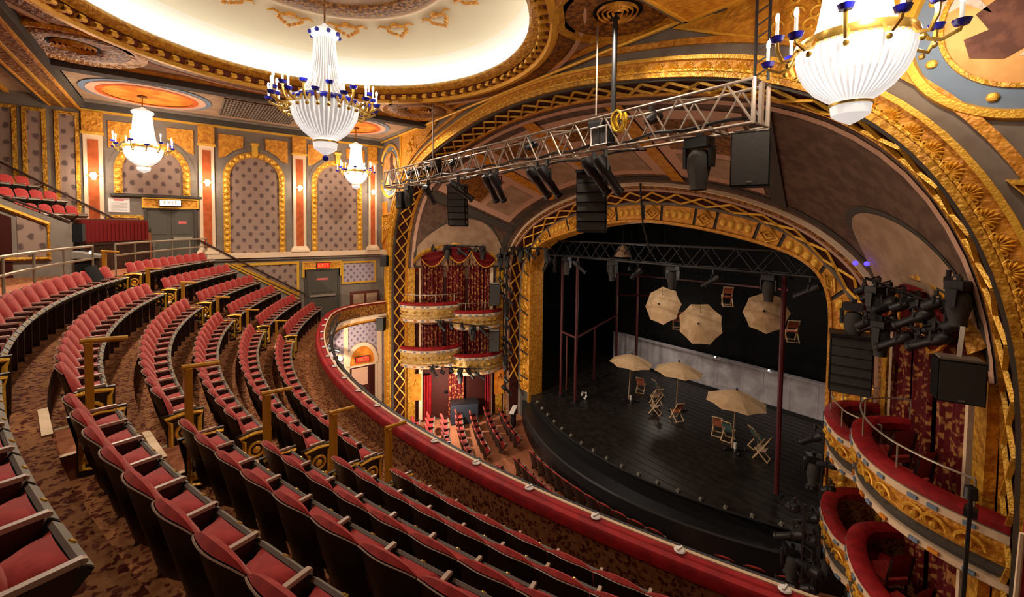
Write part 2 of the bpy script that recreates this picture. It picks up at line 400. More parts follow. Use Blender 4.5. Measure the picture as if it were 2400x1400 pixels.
pn = lbox('wallpaper_panel', -2.0, -1.1, -1.4, .2, .02, wallp); lframe('panel_frame', [(-2.06, -1.5), (-2.06, .28), (-1.08, .28), (-1.08, -1.5)], .1, .06, gold, pn)
def door(name, y0, y1, z0, z1, leaves):
    d = struct(name, MB().b(-XW, -XW+.08, y0-.09, y0, z0, z1+.09).b(-XW, -XW+.08, y1, y1+.09, z0, z1+.09).b(-XW, -XW+.08, y0, y1, z1, z1+.09), grey_d)
    n = len(leaves); wd = (y1-y0)/n
    for i, pb in enumerate(leaves):
        a, b = y0+i*wd+.008, y0+(i+1)*wd-.008
        lf = obj('door_leaf', MB().b(-XW+.01, -XW+.045, a, b, z0, z1), door_m, d)
        obj('leaf_panel', MB().b(-XW+.045, -XW+.06, a+.14*wd, b-.14*wd, z0+1.2, z1-.15).b(-XW+.045, -XW+.06, a+.14*wd, b-.14*wd, z0+.2, z0+1.0), door_m, lf)
        if pb:
            obj('push_bar', MB().b(-XW+.06, -XW+.12, a+.08*wd, b-.08*wd, z0+1.02, z0+1.1), steel, lf)
            zz = z1-.5 if n > 1 else z1-.45
            obj('door_notice', MB().b(-XW+.06, -XW+.066, a+.3*wd, b-.32*wd, zz, zz+.09), pink_p, lf, label='small pink notice plate')
    return d
door('door_1', -.99, .37, -1.6, .50, (0, 1))['label'] = 'double grey door behind the steel railing'
door('door_2', 4.3, 5.6, -4.2, -2.0, (1,))['label'] = 'single grey door under the red exit sign'
hd = lbox('door_header', 4.12, 5.78, -1.93, -1.62, .07, gold_o); lframe('header_frame', [(4.12, -1.95), (4.12, -1.6), (5.78, -1.6), (5.78, -1.95)], .05, .1, gold_b, hd)
lbox('header_bracket', 4.12, 4.26, -2.3, -1.95, .08, gold_b); lbox('header_bracket', 5.64, 5.78, -2.3, -1.95, .08, gold_b)
# orchestra level of the same wall
ol = lbox('lower_wall_panel', 2.5, YF+.5, -8.3, -4.45, .03, wallp2)
for y in (3.2, 4.1, 4.75, 5.85, 7.45): lbox('cream_strip', y, y+.2, -9.3, -4.4, .08, cream, ol)
lbox('door_surround', 6.02, 7.42, -9.4, -6.6, .07, cream, ol)
A = arch_pts(5.95, 7.45, -6.62, -6.5, .95); B = arch_pts(6.12, 7.28, -6.62, -6.5, .78)
obj('tympanum_arch', MB().loft([ring(A, .03), ring(A, .12), ring(B, .12), ring(B, .03)]), cream, ol)
obj('tympanum', MB().prism([WL(y, z, .03) for y, z in B], (.04, 0, 0)), orange, ol)
lbox('doorway_panel', 6.2, 6.95, -7.6, -6.75, .09, pink, ol); lbox('door_opening', 6.12, 7.3, -9.4, -6.7, .085, darkred, ol, .0)
# ---------------------------------------------------------------- other walls that close the house
struct('wall_right', MB().b(XW, XW+.3, -9, YF+.4, ZOR, CEIL+.3), grey)
struct('wall_back', MB().b(-XW-.3, XW+.3, -9.3, -9, ZOR, CEIL+.3), grey)
# ---------------------------------------------------------------- ceiling
DC = (0.0, 2.4); RH = 5.2
mb = MB(); N = 72
circ = [(DC[0]+RH*math.cos(2*PI*i/N), DC[1]+RH*math.sin(2*PI*i/N), CEIL) for i in range(N)]
def sq(i):
    a = 2*PI*i/N; c, s = math.cos(a), math.sin(a)
    tx = (XW+.2-DC[0])/abs(c) if abs(c) > 1e-9 else 1e9
    ty = ((YF+.2-DC[1]) if s > 0 else (DC[1]+9))/abs(s) if abs(s) > 1e-9 else 1e9
    t = min(tx, ty); return (DC[0]+c*t, DC[1]+s*t, CEIL)
sqp = [sq(i) for i in range(N)]
mb.strip(circ, sqp, True)
for cx, cy in ((XW+.2, YF+.2), (-XW-.2, YF+.2), (-XW-.2, -9), (XW+.2, -9)):   # fill corners
    i = min(range(N), key=lambda k: (sqp[k][0]-cx)**2+(sqp[k][1]-cy)**2)
    for j in (i-2, i-1, i, i+1): 
        a, b = sqp[j % N], sqp[(j+1) % N]
        if abs(a[0]-b[0]) > 1e-6 and abs(a[1]-b[1]) > 1e-6: mb.add([a, b, (cx, cy, CEIL)], [(0, 1, 2)])
ceiling = struct('ceiling', mb, beige, label='coffered beige ceiling with round dome', cat='ceiling')
obj('dome', MB().lathe([(4.42, 5.22), (4.2, 5.32), (3.4, 5.58), (2.4, 5.76), (1.2, 5.85), (.02, 5.88)], (*DC, 0), 72), dome_i, ceiling, True)
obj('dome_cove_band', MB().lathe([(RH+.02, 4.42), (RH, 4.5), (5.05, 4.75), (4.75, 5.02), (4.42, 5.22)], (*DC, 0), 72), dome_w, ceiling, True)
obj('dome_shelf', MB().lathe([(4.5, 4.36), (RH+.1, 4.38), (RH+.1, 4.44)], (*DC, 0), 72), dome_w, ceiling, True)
obj('dome_lip', MB().lathe([(4.62, 4.2), (4.46, 4.24), (4.38, 4.30), (4.40, 4.36), (4.5, 4.44), (4.56, 4.44), (4.56, 4.3)], (*DC, 0), 96), gold, ceiling, True)
obj('dome_cove', MB().lathe([(4.62, 4.2), (4.7, 4.22), (4.72, 4.10), (4.84, 4.08)], (*DC, 0), 96), redbrown, ceiling)
obj('dome_bead_ring', MB().lathe([(4.80, 4.08), (4.84, 3.99), (4.93, 3.98), (4.99, 4.02), (5.0, 4.1)], (*DC, 0), 96), gold_b, ceiling, True)
obj('dome_leaf_band', MB().lathe([(5.0, 4.06), (5.1, 4.04), (5.32, 4.04), (5.4, 4.07)], (*DC, 0), 96), gold_d, ceiling)
obj('dome_outer_ring', MB().lathe([(5.4, 4.11), (5.42, 4.04), (5.5, 4.03), (5.56, 4.08), (5.56, 4.13)], (*DC, 0), 96), pink, ceiling, True)
md = mesh('modillion', MB().b(-.07, .07, -.11, .09, -.06, .05).tube([(-.07, -.1, -.03), (.07, -.1, -.03)], .05, 8), gold_b)
for i in range(84):
    a = 2*PI*(i+.5)/84; inst('modillion', md, ceiling, (DC[0]+4.72*math.cos(a), DC[1]+4.72*math.sin(a), 4.12), Matrix.Rotation(a-PI/2, 3, 'Z'))
obj('cove_lamp_ring', MB().strip([(DC[0]+4.98*math.cos(2*PI*i/48), DC[1]+4.98*math.sin(2*PI*i/48), 4.42) for i in range(48)], [(DC[0]+5.06*math.cos(2*PI*i/48), DC[1]+5.06*math.sin(2*PI*i/48), 4.42) for i in range(48)], True), led, ceiling)
led.node_tree.nodes['Principled BSDF'].inputs['Emission Color'].default_value = (.68, .84, 1, 1); led.node_tree.nodes['Principled BSDF'].inputs['Emission Strength'].default_value = P_COVE
# medallion in the dome
obj('medallion_ring', MB().lathe([(2.15, 5.80), (2.2, 5.68), (2.4, 5.62), (2.62, 5.64), (2.7, 5.74)], (*DC, 0), 64), gold_d, ceiling, True)
obj('medallion_bead', MB().lathe([(2.68, 5.72), (2.72, 5.64), (2.80, 5.64), (2.84, 5.7)], (*DC, 0), 64), cream, ceiling, True)
obj('medallion_disc', MB().lathe([(2.2, 5.74), (.02, 5.82)], (*DC, 0), 48), beige, ceiling)
gl = MB()
for i in range(7):
    a = -1.0+i*.33; r = .30+.12*math.cos(a*1.6)
    gl.ball((math.sin(a)*.42, -.10-.42*(1-abs(i-3)/4.5), 0), (.075, .12, .04), 6, 4)
gl.ball((0, 0, 0), (.16, .12, .05), 8, 4)
for s in (-1, 1):
    gl.tube([(0, 0, 0), (s*.3, -.1, 0), (s*.55, .02, 0), (s*.7, -.08, 0)], [.05, .05, .04, .02], 5)
glm = mesh('garland', gl, gold_o, True)
for i in range(14):
    a = 2*PI*i/14; inst('garland', glm, ceiling, (DC[0]+3.05*math.cos(a), DC[1]+3.05*math.sin(a), 5.60), Matrix.Rotation(a-PI/2+PI, 3, 'Z') @ Matrix.Rotation(.35, 3, 'X') @ Matrix.Scale(.8, 3))
# round grilles at the corners of the dome square
for gi, (gx, gy) in enumerate(((-4.35, -1.9), (-4.2, 6.6), (4.45, 6.55), (4.35, -1.9))):
    spot_lamp('grille_lamp', (gx, gy-.6 if gy > 0 else gy, 3.93), P_GRILLE[gi], parent=ceiling)
    g = obj('ceiling_grille', MB().lathe([(1.28, 4.13), (1.3, 4.03), (1.2, 3.98), (1.08, 4.04), (.98, 4.04)], (gx, gy, 0), 40), gold, ceiling, True)
    obj('grille_dish', MB().lathe([(1.0, 4.05), (.88, 4.0), (.7, 4.03), (.5, 4.05), (.46, 4.08)], (gx, gy, 0), 32), gold_d, g, True)
    obj('grille_opening', MB().lathe([(.47, 4.08), (.02, 4.11)], (gx, gy, 0), 32), black_m, g)
    rm = MB()
    for r in (.10, .19, .28, .37): rm.lathe([(r-.018, 4.07), (r, 4.02), (r+.018, 4.07)], (gx, gy, 0), 28)
    obj('grille_rings', rm, gold_o, g, True)
# beams and side panels
def cbox(name, x0, x1, y0, y1, z0, z1, m, parent=None): return obj(name, MB().b(x0, x1, y0, y1, z0, z1), m, parent or ceiling)
for s in (-1, 1):
    x = s*5.95 if s < 0 else 5.75
    bm_ = cbox('ceiling_beam', x-.2, x+.2, -3.0, YF, 3.9, CEIL, grey_d)
    cbox('beam_moulding', x+s*.2, x+s*.42, -2.8, YF-.1, 3.98, CEIL, gold_o, bm_)
    xo = s*10.4
    a, b = sorted((x+s*.42, xo))
    sp = cbox('side_ceiling_panel', a, b, -2.65, 7.6, 4.09, CEIL, beige)
    for y0, y1 in ((-2.65, -2.5), (7.45, 7.6)): cbox('panel_border', a, b, y0, y1, 4.04, 4.1, grey, sp)
    cbox('panel_border', xo-s*.02 if s < 0 else xo-.3, xo+.3 if s < 0 else xo, -2.65, 7.6, 4.03, 4.1, grey, sp)
    for cy in (-.75, 5.45):
        cx = s*8.3
        o = obj('ceiling_roundel', MB().lathe([(1.62, 4.09), (1.62, 4.06), (1.48, 4.055)], (cx, cy, 0), 40), blueg, sp)
        obj('roundel_ring', MB().lathe([(1.49, 4.08), (1.47, 4.04), (1.26, 4.04)], (cx, cy, 0), 40), pink, o)
        obj('roundel_edge', MB().lathe([(1.27, 4.06), (1.26, 4.03), (1.12, 4.03)], (cx, cy, 0), 40), orange_r, o)
        obj('roundel_disc', MB().lathe([(1.13, 4.05), (.02, 4.035)], (cx, cy, 0), 40), orange, o)
    lat = MB(); 
    for i in range(26): lat.b(s*8.3-1.3, s*8.3+1.3, 1.15+i*.093, 1.19+i*.093, 4.05, 4.09)
    for i in range(9): lat.b(s*8.3-1.3+i*.32, s*8.3-1.26+i*.32, 1.15, 3.55, 4.055, 4.09)
    o = obj('lattice_panel', lat, grey, sp); o['kind'] = 'stuff'
cb = cbox('ceiling_beam', -XW, XW, -3.5, -2.5, 3.84, CEIL, grey_d)
cbox('beam_soffit', -XW, XW, -3.3, -2.68, 3.80, 3.85, gold_d, cb); cbox('beam_bead', -XW, XW, -3.02, -2.96, 3.77, 3.81, gold_b, cb)
cbox('beam_edge', -XW, XW, -3.36, -3.3, 3.78, 3.85, gold_o, cb); cbox('beam_edge', -XW, XW, -2.68, -2.62, 3.78, 3.85, gold_o, cb)
cbox('rear_panel_moulding', -XW, -3, -4.3, -4.2, 4.02, CEIL, gold_o)
gp = cbox('gilt_ceiling_panel', 5.3, 6.7, 3.4, 7.45, 3.84, 3.9, gold_o); cbox('panel_border', 5.2, 6.8, 3.3, 7.55, 3.86, CEIL, grey, gp); cbox('panel_bead', 5.3, 5.36, 3.4, 7.45, 3.81, 3.85, gold_b, gp); cbox('panel_bead', 5.3, 6.7, 7.39, 7.45, 3.81, 3.85, gold_b, gp)
# coffer strips round the dome square
for x0, x1, y0, y1 in ((-5.7, 5.5, -2.75, -2.6), (-5.7, 5.5, 7.35, 7.5), (-5.7, -5.55, -2.75, 7.5), (5.35, 5.5, -2.75, 7.5)):
    cbox('dome_square_moulding', x0, x1, y0, y1, 4.05, CEIL, gold_o)
for x0, y0, x1, y1 in ((-5.4, -2.4, -3.6, -2.4), (-5.4, -2.4, -5.4, -.6)): pass
# ---------------------------------------------------------------- arch wall
FO = .18
mb = MB(); P = offs(ARCH, FO+.02); out = []; C0 = (0, -2.5); RXW, RZ = XW+.1, CEIL+.05
for x, z in P:
    dx, dz = x-C0[0], z-C0[1]; t = min(RXW/max(abs(dx), 1e-6), (RZ-C0[1])/dz if dz > 1e-6 else 1e9); t = max(t, 1.001)
    out.append((dx*t+C0[0], max(dz*t+C0[1], ZOR)))
mb.strip(at(P, YF), at(out, YF))
for s in (-1, 1):
    for k in range(140):
        a_, b_ = out[k], out[k+1]
        if a_[0]*s > 0 and (abs(abs(a_[0])-RXW) < 1e-6) != (abs(abs(b_[0])-RXW) < 1e-6):
            mb.add([(a_[0], YF, a_[1]), (b_[0], YF, b_[1]), (s*RXW, YF, RZ)], [(0, 1, 2)])
wall_front = struct('wall_front', mb, grey, label='grey arch wall before the stage', cat='wall')
obj('arch_soffit', MB().strip(at(offs(ARCH, FO), YF), at(ARCH, YD)), darkred, wall_front)
obj('inner_bead', band(MB(), ARCH, FO-.02, FO+.07, YF-.07, YF+.05), gold, wall_front, True)
obj('soffit_edge', band(MB(), ARCH, -.05, .02, YD-.08, YD+.04), gold_o, wall_front, True)
obj('soffit_edge', band(MB(), ARCH, FO-.07, FO, YF+.02, YF+.12), grey_d, wall_front, True)
obj('shell_band', band(MB(), ARCH, FO+.07, .50, YF-.05, YF+.02), gold_o, wall_front, True)
obj('shell_band_bead', band(MB(), ARCH, FO+.085, FO+.12, YF-.08, YF), gold_b, wall_front, True)
obj('outer_bead', band(MB(), ARCH, .47, .54, YF-.12, YF), gold_b, wall_front, True)
obj('thin_gold_band', band(MB(), ARCH[3:-3], .74, .86, YF-.07, YF), gold_o, wall_front, True)
def along(P, n, off=0):
    d = np.r_[0, np.cumsum(np.linalg.norm(np.diff(P, axis=0), axis=1))]; t = (np.arange(n)+off)/n*d[-1]
    x = np.interp(t, d, P[:, 0]); z = np.interp(t, d, P[:, 1]); e = .02
    x2 = np.interp(t+e, d, P[:, 0]); z2 = np.interp(t+e, d, P[:, 1])
    return [(a, b, math.atan2(dd-b, c-a)) for a, b, c, dd in zip(x, z, x2, z2)]
pal = MB()
for i in range(9):
    a = (i-4)*.36; L = .24-.012*abs(i-4); c, s_ = math.sin(a), math.cos(a)
    pal.add([(c*.03-s_*.012, 0, s_*.03-.16+c*.012), (c*.03+s_*.012, 0, s_*.03-.16-c*.012), (c*L*.75+s_*.032, -.02, s_*L*.75-.16-c*.032), (c*L, -.03, s_*L-.16), (c*L*.75-s_*.032, -.02, s_*L*.75-.16+c*.032), (c*L*.6, -.075, s_*L*.6-.16)], [(0, 1, 5), (1, 2, 5), (2, 3, 5), (3, 4, 5), (4, 0, 5)])
pal.ball((0, -.03, -.15), (.05, .04, .04), 6, 4)
for s in (-1, 1): pal.tube([(s*.05, -.03, -.15), (s*.15, -.03, -.17), (s*.2, -.03, -.1), (s*.16, -.03, -.06)], [.02, .02, .018, .01], 5)
palm = mesh('palmette', pal, gold_b)
for x, z, a in along(offs(ARCH, .39), 118, .5):
    inst('palmette', palm, wall_front, (x, YF-.05, z), Matrix.Rotation(-a, 3, 'Y') @ Matrix.Scale(.74, 3))
lm = {}
prof = ARCH; st = along(prof, 58, 0)+[(prof[-1][0], prof[-1][1], 0)]
for i in range(58):
    (x0, z0, a0), (x1, z1, a1) = st[i], st[i+1]
    n0, n1 = np.array([math.sin(a0), -math.cos(a0)])*.03, np.array([math.sin(a1 if i < 57 else a0), -math.cos(a1 if i < 57 else a0)])*.03
    fo = lambda y: -.03-(FO-.02)*(YD-y)/(YD-YF)
    for ya, yb in ((YF+.14, YD-.08), (YD-.08, YF+.14)):
        obj('lattice_bar', MB().bar((x0+n0[0]*(fo(ya)/.03+2), ya, z0+n0[1]*(fo(ya)/.03+2)), (x1+n1[0]*(fo(yb)/.03+2), yb, z1+n1[1]*(fo(yb)/.03+2)), .05, .05, up=(n0[0], 0, n0[1])), gold_b, wall_front)
# roundel paintings and gilt panels in the spandrels
for s in (-1, 1):
    c = (s*9.55, YF, 2.55)
    MX = Matrix.Rotation(PI/2, 3, 'X')
    def disc(name, prof, m, parent, n=56): return obj(name, MB().lathe([(r, -y) for r, y in prof], c, n, M=Matrix.Rotation(-PI/2, 3, 'X')), m, parent, True)
    rd = obj('roundel', MB().lathe([(1.26, .0), (1.24, .09), (1.15, .10), (1.12, .02)], c, 56, M=Matrix.Rotation(PI/2, 3, 'X')), gold_b, wall_front, True)
    obj('roundel_blue_ring', MB().lathe([(1.14, .03), (.88, .03)], c, 56, M=Matrix.Rotation(PI/2, 3, 'X')), blueg, rd)
    obj('roundel_inner_frame', MB().lathe([(.90, .0), (.89, .07), (.84, .07), (.83, .02)], c, 56, M=Matrix.Rotation(PI/2, 3, 'X')), gold, rd, True)
    obj('roundel_picture', MB().lathe([(.85, .035), (.01, .035)], c, 48, M=Matrix.Rotation(PI/2, 3, 'X')), mat('faded_peach_paint', '#d9a868', .85, col2='#c89254', nscale=2), rd, label='round faded peach painting')
    for k in range(8):
        a = PI/8+k*PI/4; obj('rosette', MB().ball((c[0]+1.01*math.cos(a), YF-.05, c[2]+1.01*math.sin(a)), (.06, .04, .06), 8, 4), gold_b, rd, True)
    paint_w, paint_b = MATS.get('pale_drapery') or mat('pale_drapery', '#c9bcae', .85, col2='#a89c92', nscale=5), MATS.get('brown_drapery') or mat('brown_drapery', '#6a4436', .85, col2='#54342a', nscale=6)
    for q, pts in enumerate(([(-.25, -.42), (.0, -.5), (.2, -.38), (.34, -.1), (.25, .15), (.3, .5), (.1, .75), (-.05, .6), (-.02, .2), (-.22, .05), (-.12, -.15), (-.3, -.2)], [(.1, -.5), (.45, -.55), (.7, -.3), (.5, -.1), (.34, -.12), (.2, -.38)], [(-.55, .1), (-.3, .2), (-.1, .02), (-.3, .42), (-.5, .45)])):
        obj('painted_drapery', MB().prism([(c[0]+s*x, YF-.038, c[2]+z) for x, z in [((a-.27)*1.15, b*1.1+.05) for a, b in pts]], (0, -.006, 0)), paint_b if q == 0 else paint_w, rd)
    def yp(poly): return [(s*x, YF, z) for x, z in poly]
    for poly in ([(4.9, 3.93), (6.6, 4.02), (8.35, 4.02), (8.32, 3.2), (8.42, 2.5), (8.2, 2.35), (7.0, 2.98), (5.8, 3.5)], [(9.3, .62), (10.5, .55), (10.5, -.9), (9.98, -.45), (9.75, .05)]):
        pp = obj('gilt_panel', MB().prism(yp(poly), (0, -.04, 0)), gold_o, wall_front)
        Pn = [np.array(p) for p in poly]; cc = sum(Pn)/len(Pn); inn = [p+(cc-p)*.1 for p in Pn]
        obj('gilt_panel_moulding', MB().loft([yp(Pn), [(a, YF-.09, b) for a, _, b in yp(Pn)], [(a, YF-.09, b) for a, _, b in yp(inn)], yp(inn)], True), gold_b, pp)
        for t in range(7):   # raised scrollwork
            k = t/6; a = cc+(np.array([math.cos(t*2.4), math.sin(t*2.4)*.55])*(.12+.08*t)*(1 if len(poly) > 5 else .6))
            obj('scroll_ornament', MB().tube([(s*(a[0]+.12*math.cos(q)*(1-q/9)), YF-.07, a[1]+.12*math.sin(q)*(1-q/9)) for q in np.linspace(0, 6, 10)], .022, 5), gold_b, pp, True)
obj('ceiling_joint_band', MB().b(-XW, XW, YF-.1, YF, 3.98, CEIL), grey, wall_front)
obj('ceiling_joint_rope', MB().tube([(-XW, YF-.12, 3.99), (XW, YF-.12, 3.99)], .045, 8), gold_b, wall_front, True)
# side strips: painted orange wall beside the arch
for s in (-1, 1):
    a, b = sorted((s*9.98, s*10.55)); obj('painted_strip', MB().b(a, b, YF-.03, YF, -1.2, 1.15), orange, wall_front)
    obj('painted_strip_ledge', MB().b(a, b, YF-.15, YF, -1.36, -1.15), cream, wall_front)
# ---------------------------------------------------------------- splayed vault
mb = MB(); NV = 10
mb.loft([[vault(i/140, v/NV) for i in range(141)] for v in range(NV+1)])
vlt = struct('proscenium_vault', mb, brown, smooth=True, label='brown plaster vault between arch and stage', cat='vault')
def vpatch(name, u0, u1, v0, v1, d, m, parent=vlt, nu=10, nv=4, shear=0.):
    um = (u0+u1)/2
    def fn(a, b):
        v = v0+(v1-v0)*b; u = um+(u0-um+(u1-u0)*a)*(1+shear*(b-.5)); return vault(u, v, d)
    return obj(name, MB().grid(fn, nu, nv), m, parent)
# centre field: cream frame, gilt fields and woven centre panel
for k, (u0, u1) in enumerate(((.305, .385), (.40, .475), (.485, .56), (.575, .65))):
    f = vpatch('vault_panel', u0, u1, .12, .86, .02, pink)
    if k in (1, 2): vpatch('woven_panel', u0+.012, u1-.012, .42, .80, .035, beige, f); vpatch('gilt_field', u0+.012, u1-.012, .18, .36, .04, gold_d, f)
    else:
        vpatch('gilt_field', u0+.012, u1-.012, .2, .5, .04, gold_d, f); vpatch('plaster_field', u0+.012, u1-.012, .56, .8, .035, beige, f)
for u in (.3925, .48, .5675): vpatch('vault_rib', u-.007, u+.007, .06, .93, .05, gold_o, vlt, 2, 12)
for u in (.295, .66): vpatch('vault_rib', u-.006, u+.006, .06, .93, .045, grey_d, vlt, 2, 12)
obj('vault_edge_line', MB().grid(lambda a, b: vault(.17+.66*a, .9+.05*b, .02), 60, 1), grey_d, vlt)
obj('vault_front_line', MB().grid(lambda a, b: vault(.14+.72*a, .04+.03*b, .02), 60, 1), pink, vlt)
# lunettes over the boxes
def zwall(s, v): 
    return (s*(9.4*(1-v)+7.43*v), YD*(1-v)+12.8*v)
ULUN = {}; UU = np.linspace(.15, .44, 60)
for s in (-1, 1):
    # u where the vault leaves the vertical wall
    def lun(a, b, d, r=1.0):
        v = .06+.88*a; zt = -1.25+ (1.75)*r*math.sin(PI*a)**.75
        k0 = .218 if s < 0 else .782
        z = -1.9+(zt+1.9)*b
        if v not in ULUN: ULUN[v] = [vault(u, v)[2] for u in UU]
        best = float(np.interp(z, ULUN[v], UU)); return vault(best if s < 0 else 1-best, v, d)
    l1 = obj('lunette_border', MB().grid(lambda a, b: lun(a, b, .025), 40, 8), grey_d, vlt, True)
    obj('lunette', MB().grid(lambda a, b: lun(.03+.94*a, b, .04, .93), 40, 8), beige, l1, True)
# ---------------------------------------------------------------- proscenium frame
pf = struct('proscenium_frame', MB().loft([at(PE, 12.8), at(offs(PE, -.1), 12.74), at(offs(PE, -.16), 12.82)]), cream, smooth=True, label='gilded proscenium frame of diamond and scroll panels', cat='frame')
obj('frame_gold_line', MB().loft([at(offs(PE, -.10), 12.76), at(offs(PE, -.22), 12.84), at(offs(PE, -.24), 12.95)]), gold_d, pf, True)
obj('frame_cream_line', MB().loft([at(offs(PE, -.22), 12.88), at(offs(PE, -.29), 12.86), at(offs(PE, -.31), 12.98)]), pink, pf, True)
PI0 = offs(PE, -.3)
obj('lattice_soffit', MB().strip(at(PI0, 12.95), at(PT, 13.45)), darkred, pf)
obj('frame_grey_bead', MB().loft([at(offs(PT, .07), 13.38), at(offs(PT, .0), 13.34), at(offs(PT, -.07), 13.42)]), grey, pf, True)
obj('panel_ground', MB().strip(at(PT, 13.42), at(PO, 13.46)), grey_d, pf)
obj('opening_bead', MB().loft([at(offs(PO, .13), 13.47), at(offs(PO, .11), 13.36), at(offs(PO, .03), 13.36), at(PO, 13.46), at(PO, 14.2)]), gold_o, pf, True)
def lin(i, Pa, ya, Pb, yb, f):
    k = min(int(i), 139); g = i-k; A = Pa[k]*(1-g)+Pa[k+1]*g; B = Pb[k]*(1-g)+Pb[k+1]*g
    p = A*(1-f)+B*f; return (p[0], ya*(1-f)+yb*f, p[1])
nL = 34
for i in range(nL):
    a, b = i*140/nL, (i+1)*140/nL
    if lin(a, PI0, 12.95, PT, 13.45, .5)[2] < -8.2: continue
    for f0, f1 in ((.1, .9), (.9, .1)):
        p, q = np.array(lin(a, PI0, 12.95, PT, 13.45, f0)), np.array(lin(b, PI0, 12.95, PT, 13.45, f1)); p[1] -= .04; q[1] -= .04
        obj('lattice_bar', MB().bar(p, q, .06, .05, up=(0, -1, 0)), gold_b, pf)
# alternating scroll and diamond panels
i = 6.0; k = 0; arc = np.r_[0, np.cumsum(np.linalg.norm(np.diff((PT+PO)/2, axis=0), axis=1))]
tot = arc[-1]; s0 = 1.35; stops = []
while s0 < tot-1.3:
    L = .62 if k % 2 == 0 else 1.15; stops.append((s0, s0+L, k % 2)); s0 += L+.1; k += 1
for a, b, kind in stops:
    ia, ib = np.interp([a, b], arc, np.arange(141)); mid = (ia+ib)/2
    fn = lambda d: (lambda x, y: (lambda p: (p[0], p[1]-d, p[2]))(lin(ia+(ib-ia)*x, PT, 13.42, PO, 13.46, .08+.74*y)))
    pn = obj('frame_panel', MB().grid(fn(.04), 6, 2), gold_o, pf)
    def P2(x, y, d=.07): return fn(d)(x, y)
    if kind == 0:
        obj('diamond_ornament', MB().tube([P2(.5, .06), P2(.94, .5), P2(.5, .94), P2(.06, .5)], .035, 5, True).tube([P2(.5, .3), P2(.7, .5), P2(.5, .7), P2(.3, .5)], .03, 5, True), gold_b, pn, True)
    else:
        for t in range(4): obj('scroll_ornament', MB().ball(P2(.16+.225*t, .5, .05), (.11, .05, .14), 7, 4), gold_b, pn, True)
# ================================================================ mezzanine floor
def rowy(r, x, dy=0): return ROWA[r]+(KX-((.0030, .0012, 0, 0, 0, 0)[r]*(x > 0)))*x*x+dy
XS = np.linspace(-XW, XW, 61)
def curve(a, z, k=KX, xs=XS): return [(x, a+k*x*x, z) for x in xs]
CROSS_Z = -1.50
CROSS_A = -3.95
rail_a, RAIL_Z = 2.72, -3.58
mb = MB(); rcurve = lambda r, d, z: [(x, rowy(r, x)+d, z) for x in XS]
seq = [curve(CROSS_A-3, CROSS_Z), rcurve(0, -.14, CROSS_Z)]
for r in range(6):
    seq.append(rcurve(r, -.14, FLZ[r])); seq.append(rcurve(r+1, -.14, FLZ[r]) if r < 5 else curve(rail_a+.1, FLZ[r]))
seq.append(curve(rail_a+.1, FLZ[5]-.45)); seq.append(curve(CROSS_A-3, FLZ[5]-.45))
mb.loft(seq)
floor_mezz = struct('floor', mb, carpet, label='stepped mezzanine floor with red and brown carpet', cat='floor')
def cpatch(name, x0, x1, a0, a1, z, th, m, parent=floor_mezz, n=24):
    xs = np.linspace(x0, x1, n)
    A, B = [(x, a0+KX*x*x) for x in xs], [(x, a1+KX*x*x) for x in xs]
    mb = MB().loft([[(x, y, z-th) for x, y in A], [(x, y, z) for x, y in A], [(x, y, z) for x, y in B], [(x, y, z-th) for x, y in B]])
    return obj(name, mb, m, parent)
cpatch('cross_aisle_carpet', -XW, 0, CROSS_A, ROWA[0]-.20, CROSS_Z+.012, .01, carpet_p)
cpatch('aisle_edge', -XW, 0, ROWA[0]-.20, ROWA[0]-.14, CROSS_Z+.02, .05, cream)
# steps with pale nosings in the two aisles
for ax in AISLE:
    sl = 2*KX*ax
    for r in range(6):
        y = rowy(r, ax)-.14; zt = CROSS_Z if r == 0 else FLZ[r-1]; zb = FLZ[r]
        M = Matrix.Rotation(math.atan(sl), 3, 'Z')
        def sb(mbx, x0, x1, y0, y1, z0, z1):
            return mbx.box(tuple(Vector((ax, y, 0))+M @ Vector(((x0+x1)/2, (y0+y1)/2, (z0+z1)/2))), (x1-x0, y1-y0, z1-z0), M)
        stp = obj('aisle_step', sb(MB(), -AW, AW, -.02, .36, zb, (zt+zb)/2), carpet_p, floor_mezz)
        obj('step_nosing', sb(MB(), -AW, AW, .30, .375, (zt+zb)/2-.035, (zt+zb)/2+.008), cream, stp)
        obj('step_side_edge', sb(sb(MB(), -AW, -AW+.06, -.02, .375, (zt+zb)/2-.03, (zt+zb)/2+.01), AW-.06, AW, -.02, .375, (zt+zb)/2-.03, (zt+zb)/2+.01), cream, stp)
        obj('step_nosing', sb(MB(), -AW, AW, -.06, .012, zt-.03, zt+.016), cream, stp)
        obj('step_riser_face', sb(MB(), -AW, AW, .362, .37, zb, (zt+zb)/2-.035), shell_g, stp)
# ---------------------------------------------------------------- front parapet with velvet rail
RX = np.r_[np.linspace(8.9, -8.2, 60)]
rp = [(x, rail_a+.15+.0255*x*x) for x in RX]
x0, y0 = rp[-1]
rp += [(-8.75, y0+.33), (-9.2, y0+.70), (-9.55, y0+1.15), (-9.78, y0+1.7), (-9.9, y0+2.3), (-9.98, 7.6)]
rp = [(9.9, 5.6), (9.45, 5.05)]+rp
def railrow(d, z):
    P = np.array(rp); t = np.gradient(P, axis=0); t /= np.linalg.norm(t, axis=1)[:, None]; n = np.c_[t[:, 1], -t[:, 0]]  # points towards stage (path runs right to left)
    Q = P+n*d; return [(q[0], q[1], z) for q in Q]
par = struct('parapet', MB().loft([railrow(.06, FLZ[5]-.3), railrow(.06, RAIL_Z-.06), railrow(-.08, RAIL_Z-.06), railrow(-.08, FLZ[5]-.35), railrow(.05, FLZ[5]-.35)]), gold_o, label='curved gilt mezzanine parapet', cat='parapet')
sgn = 1
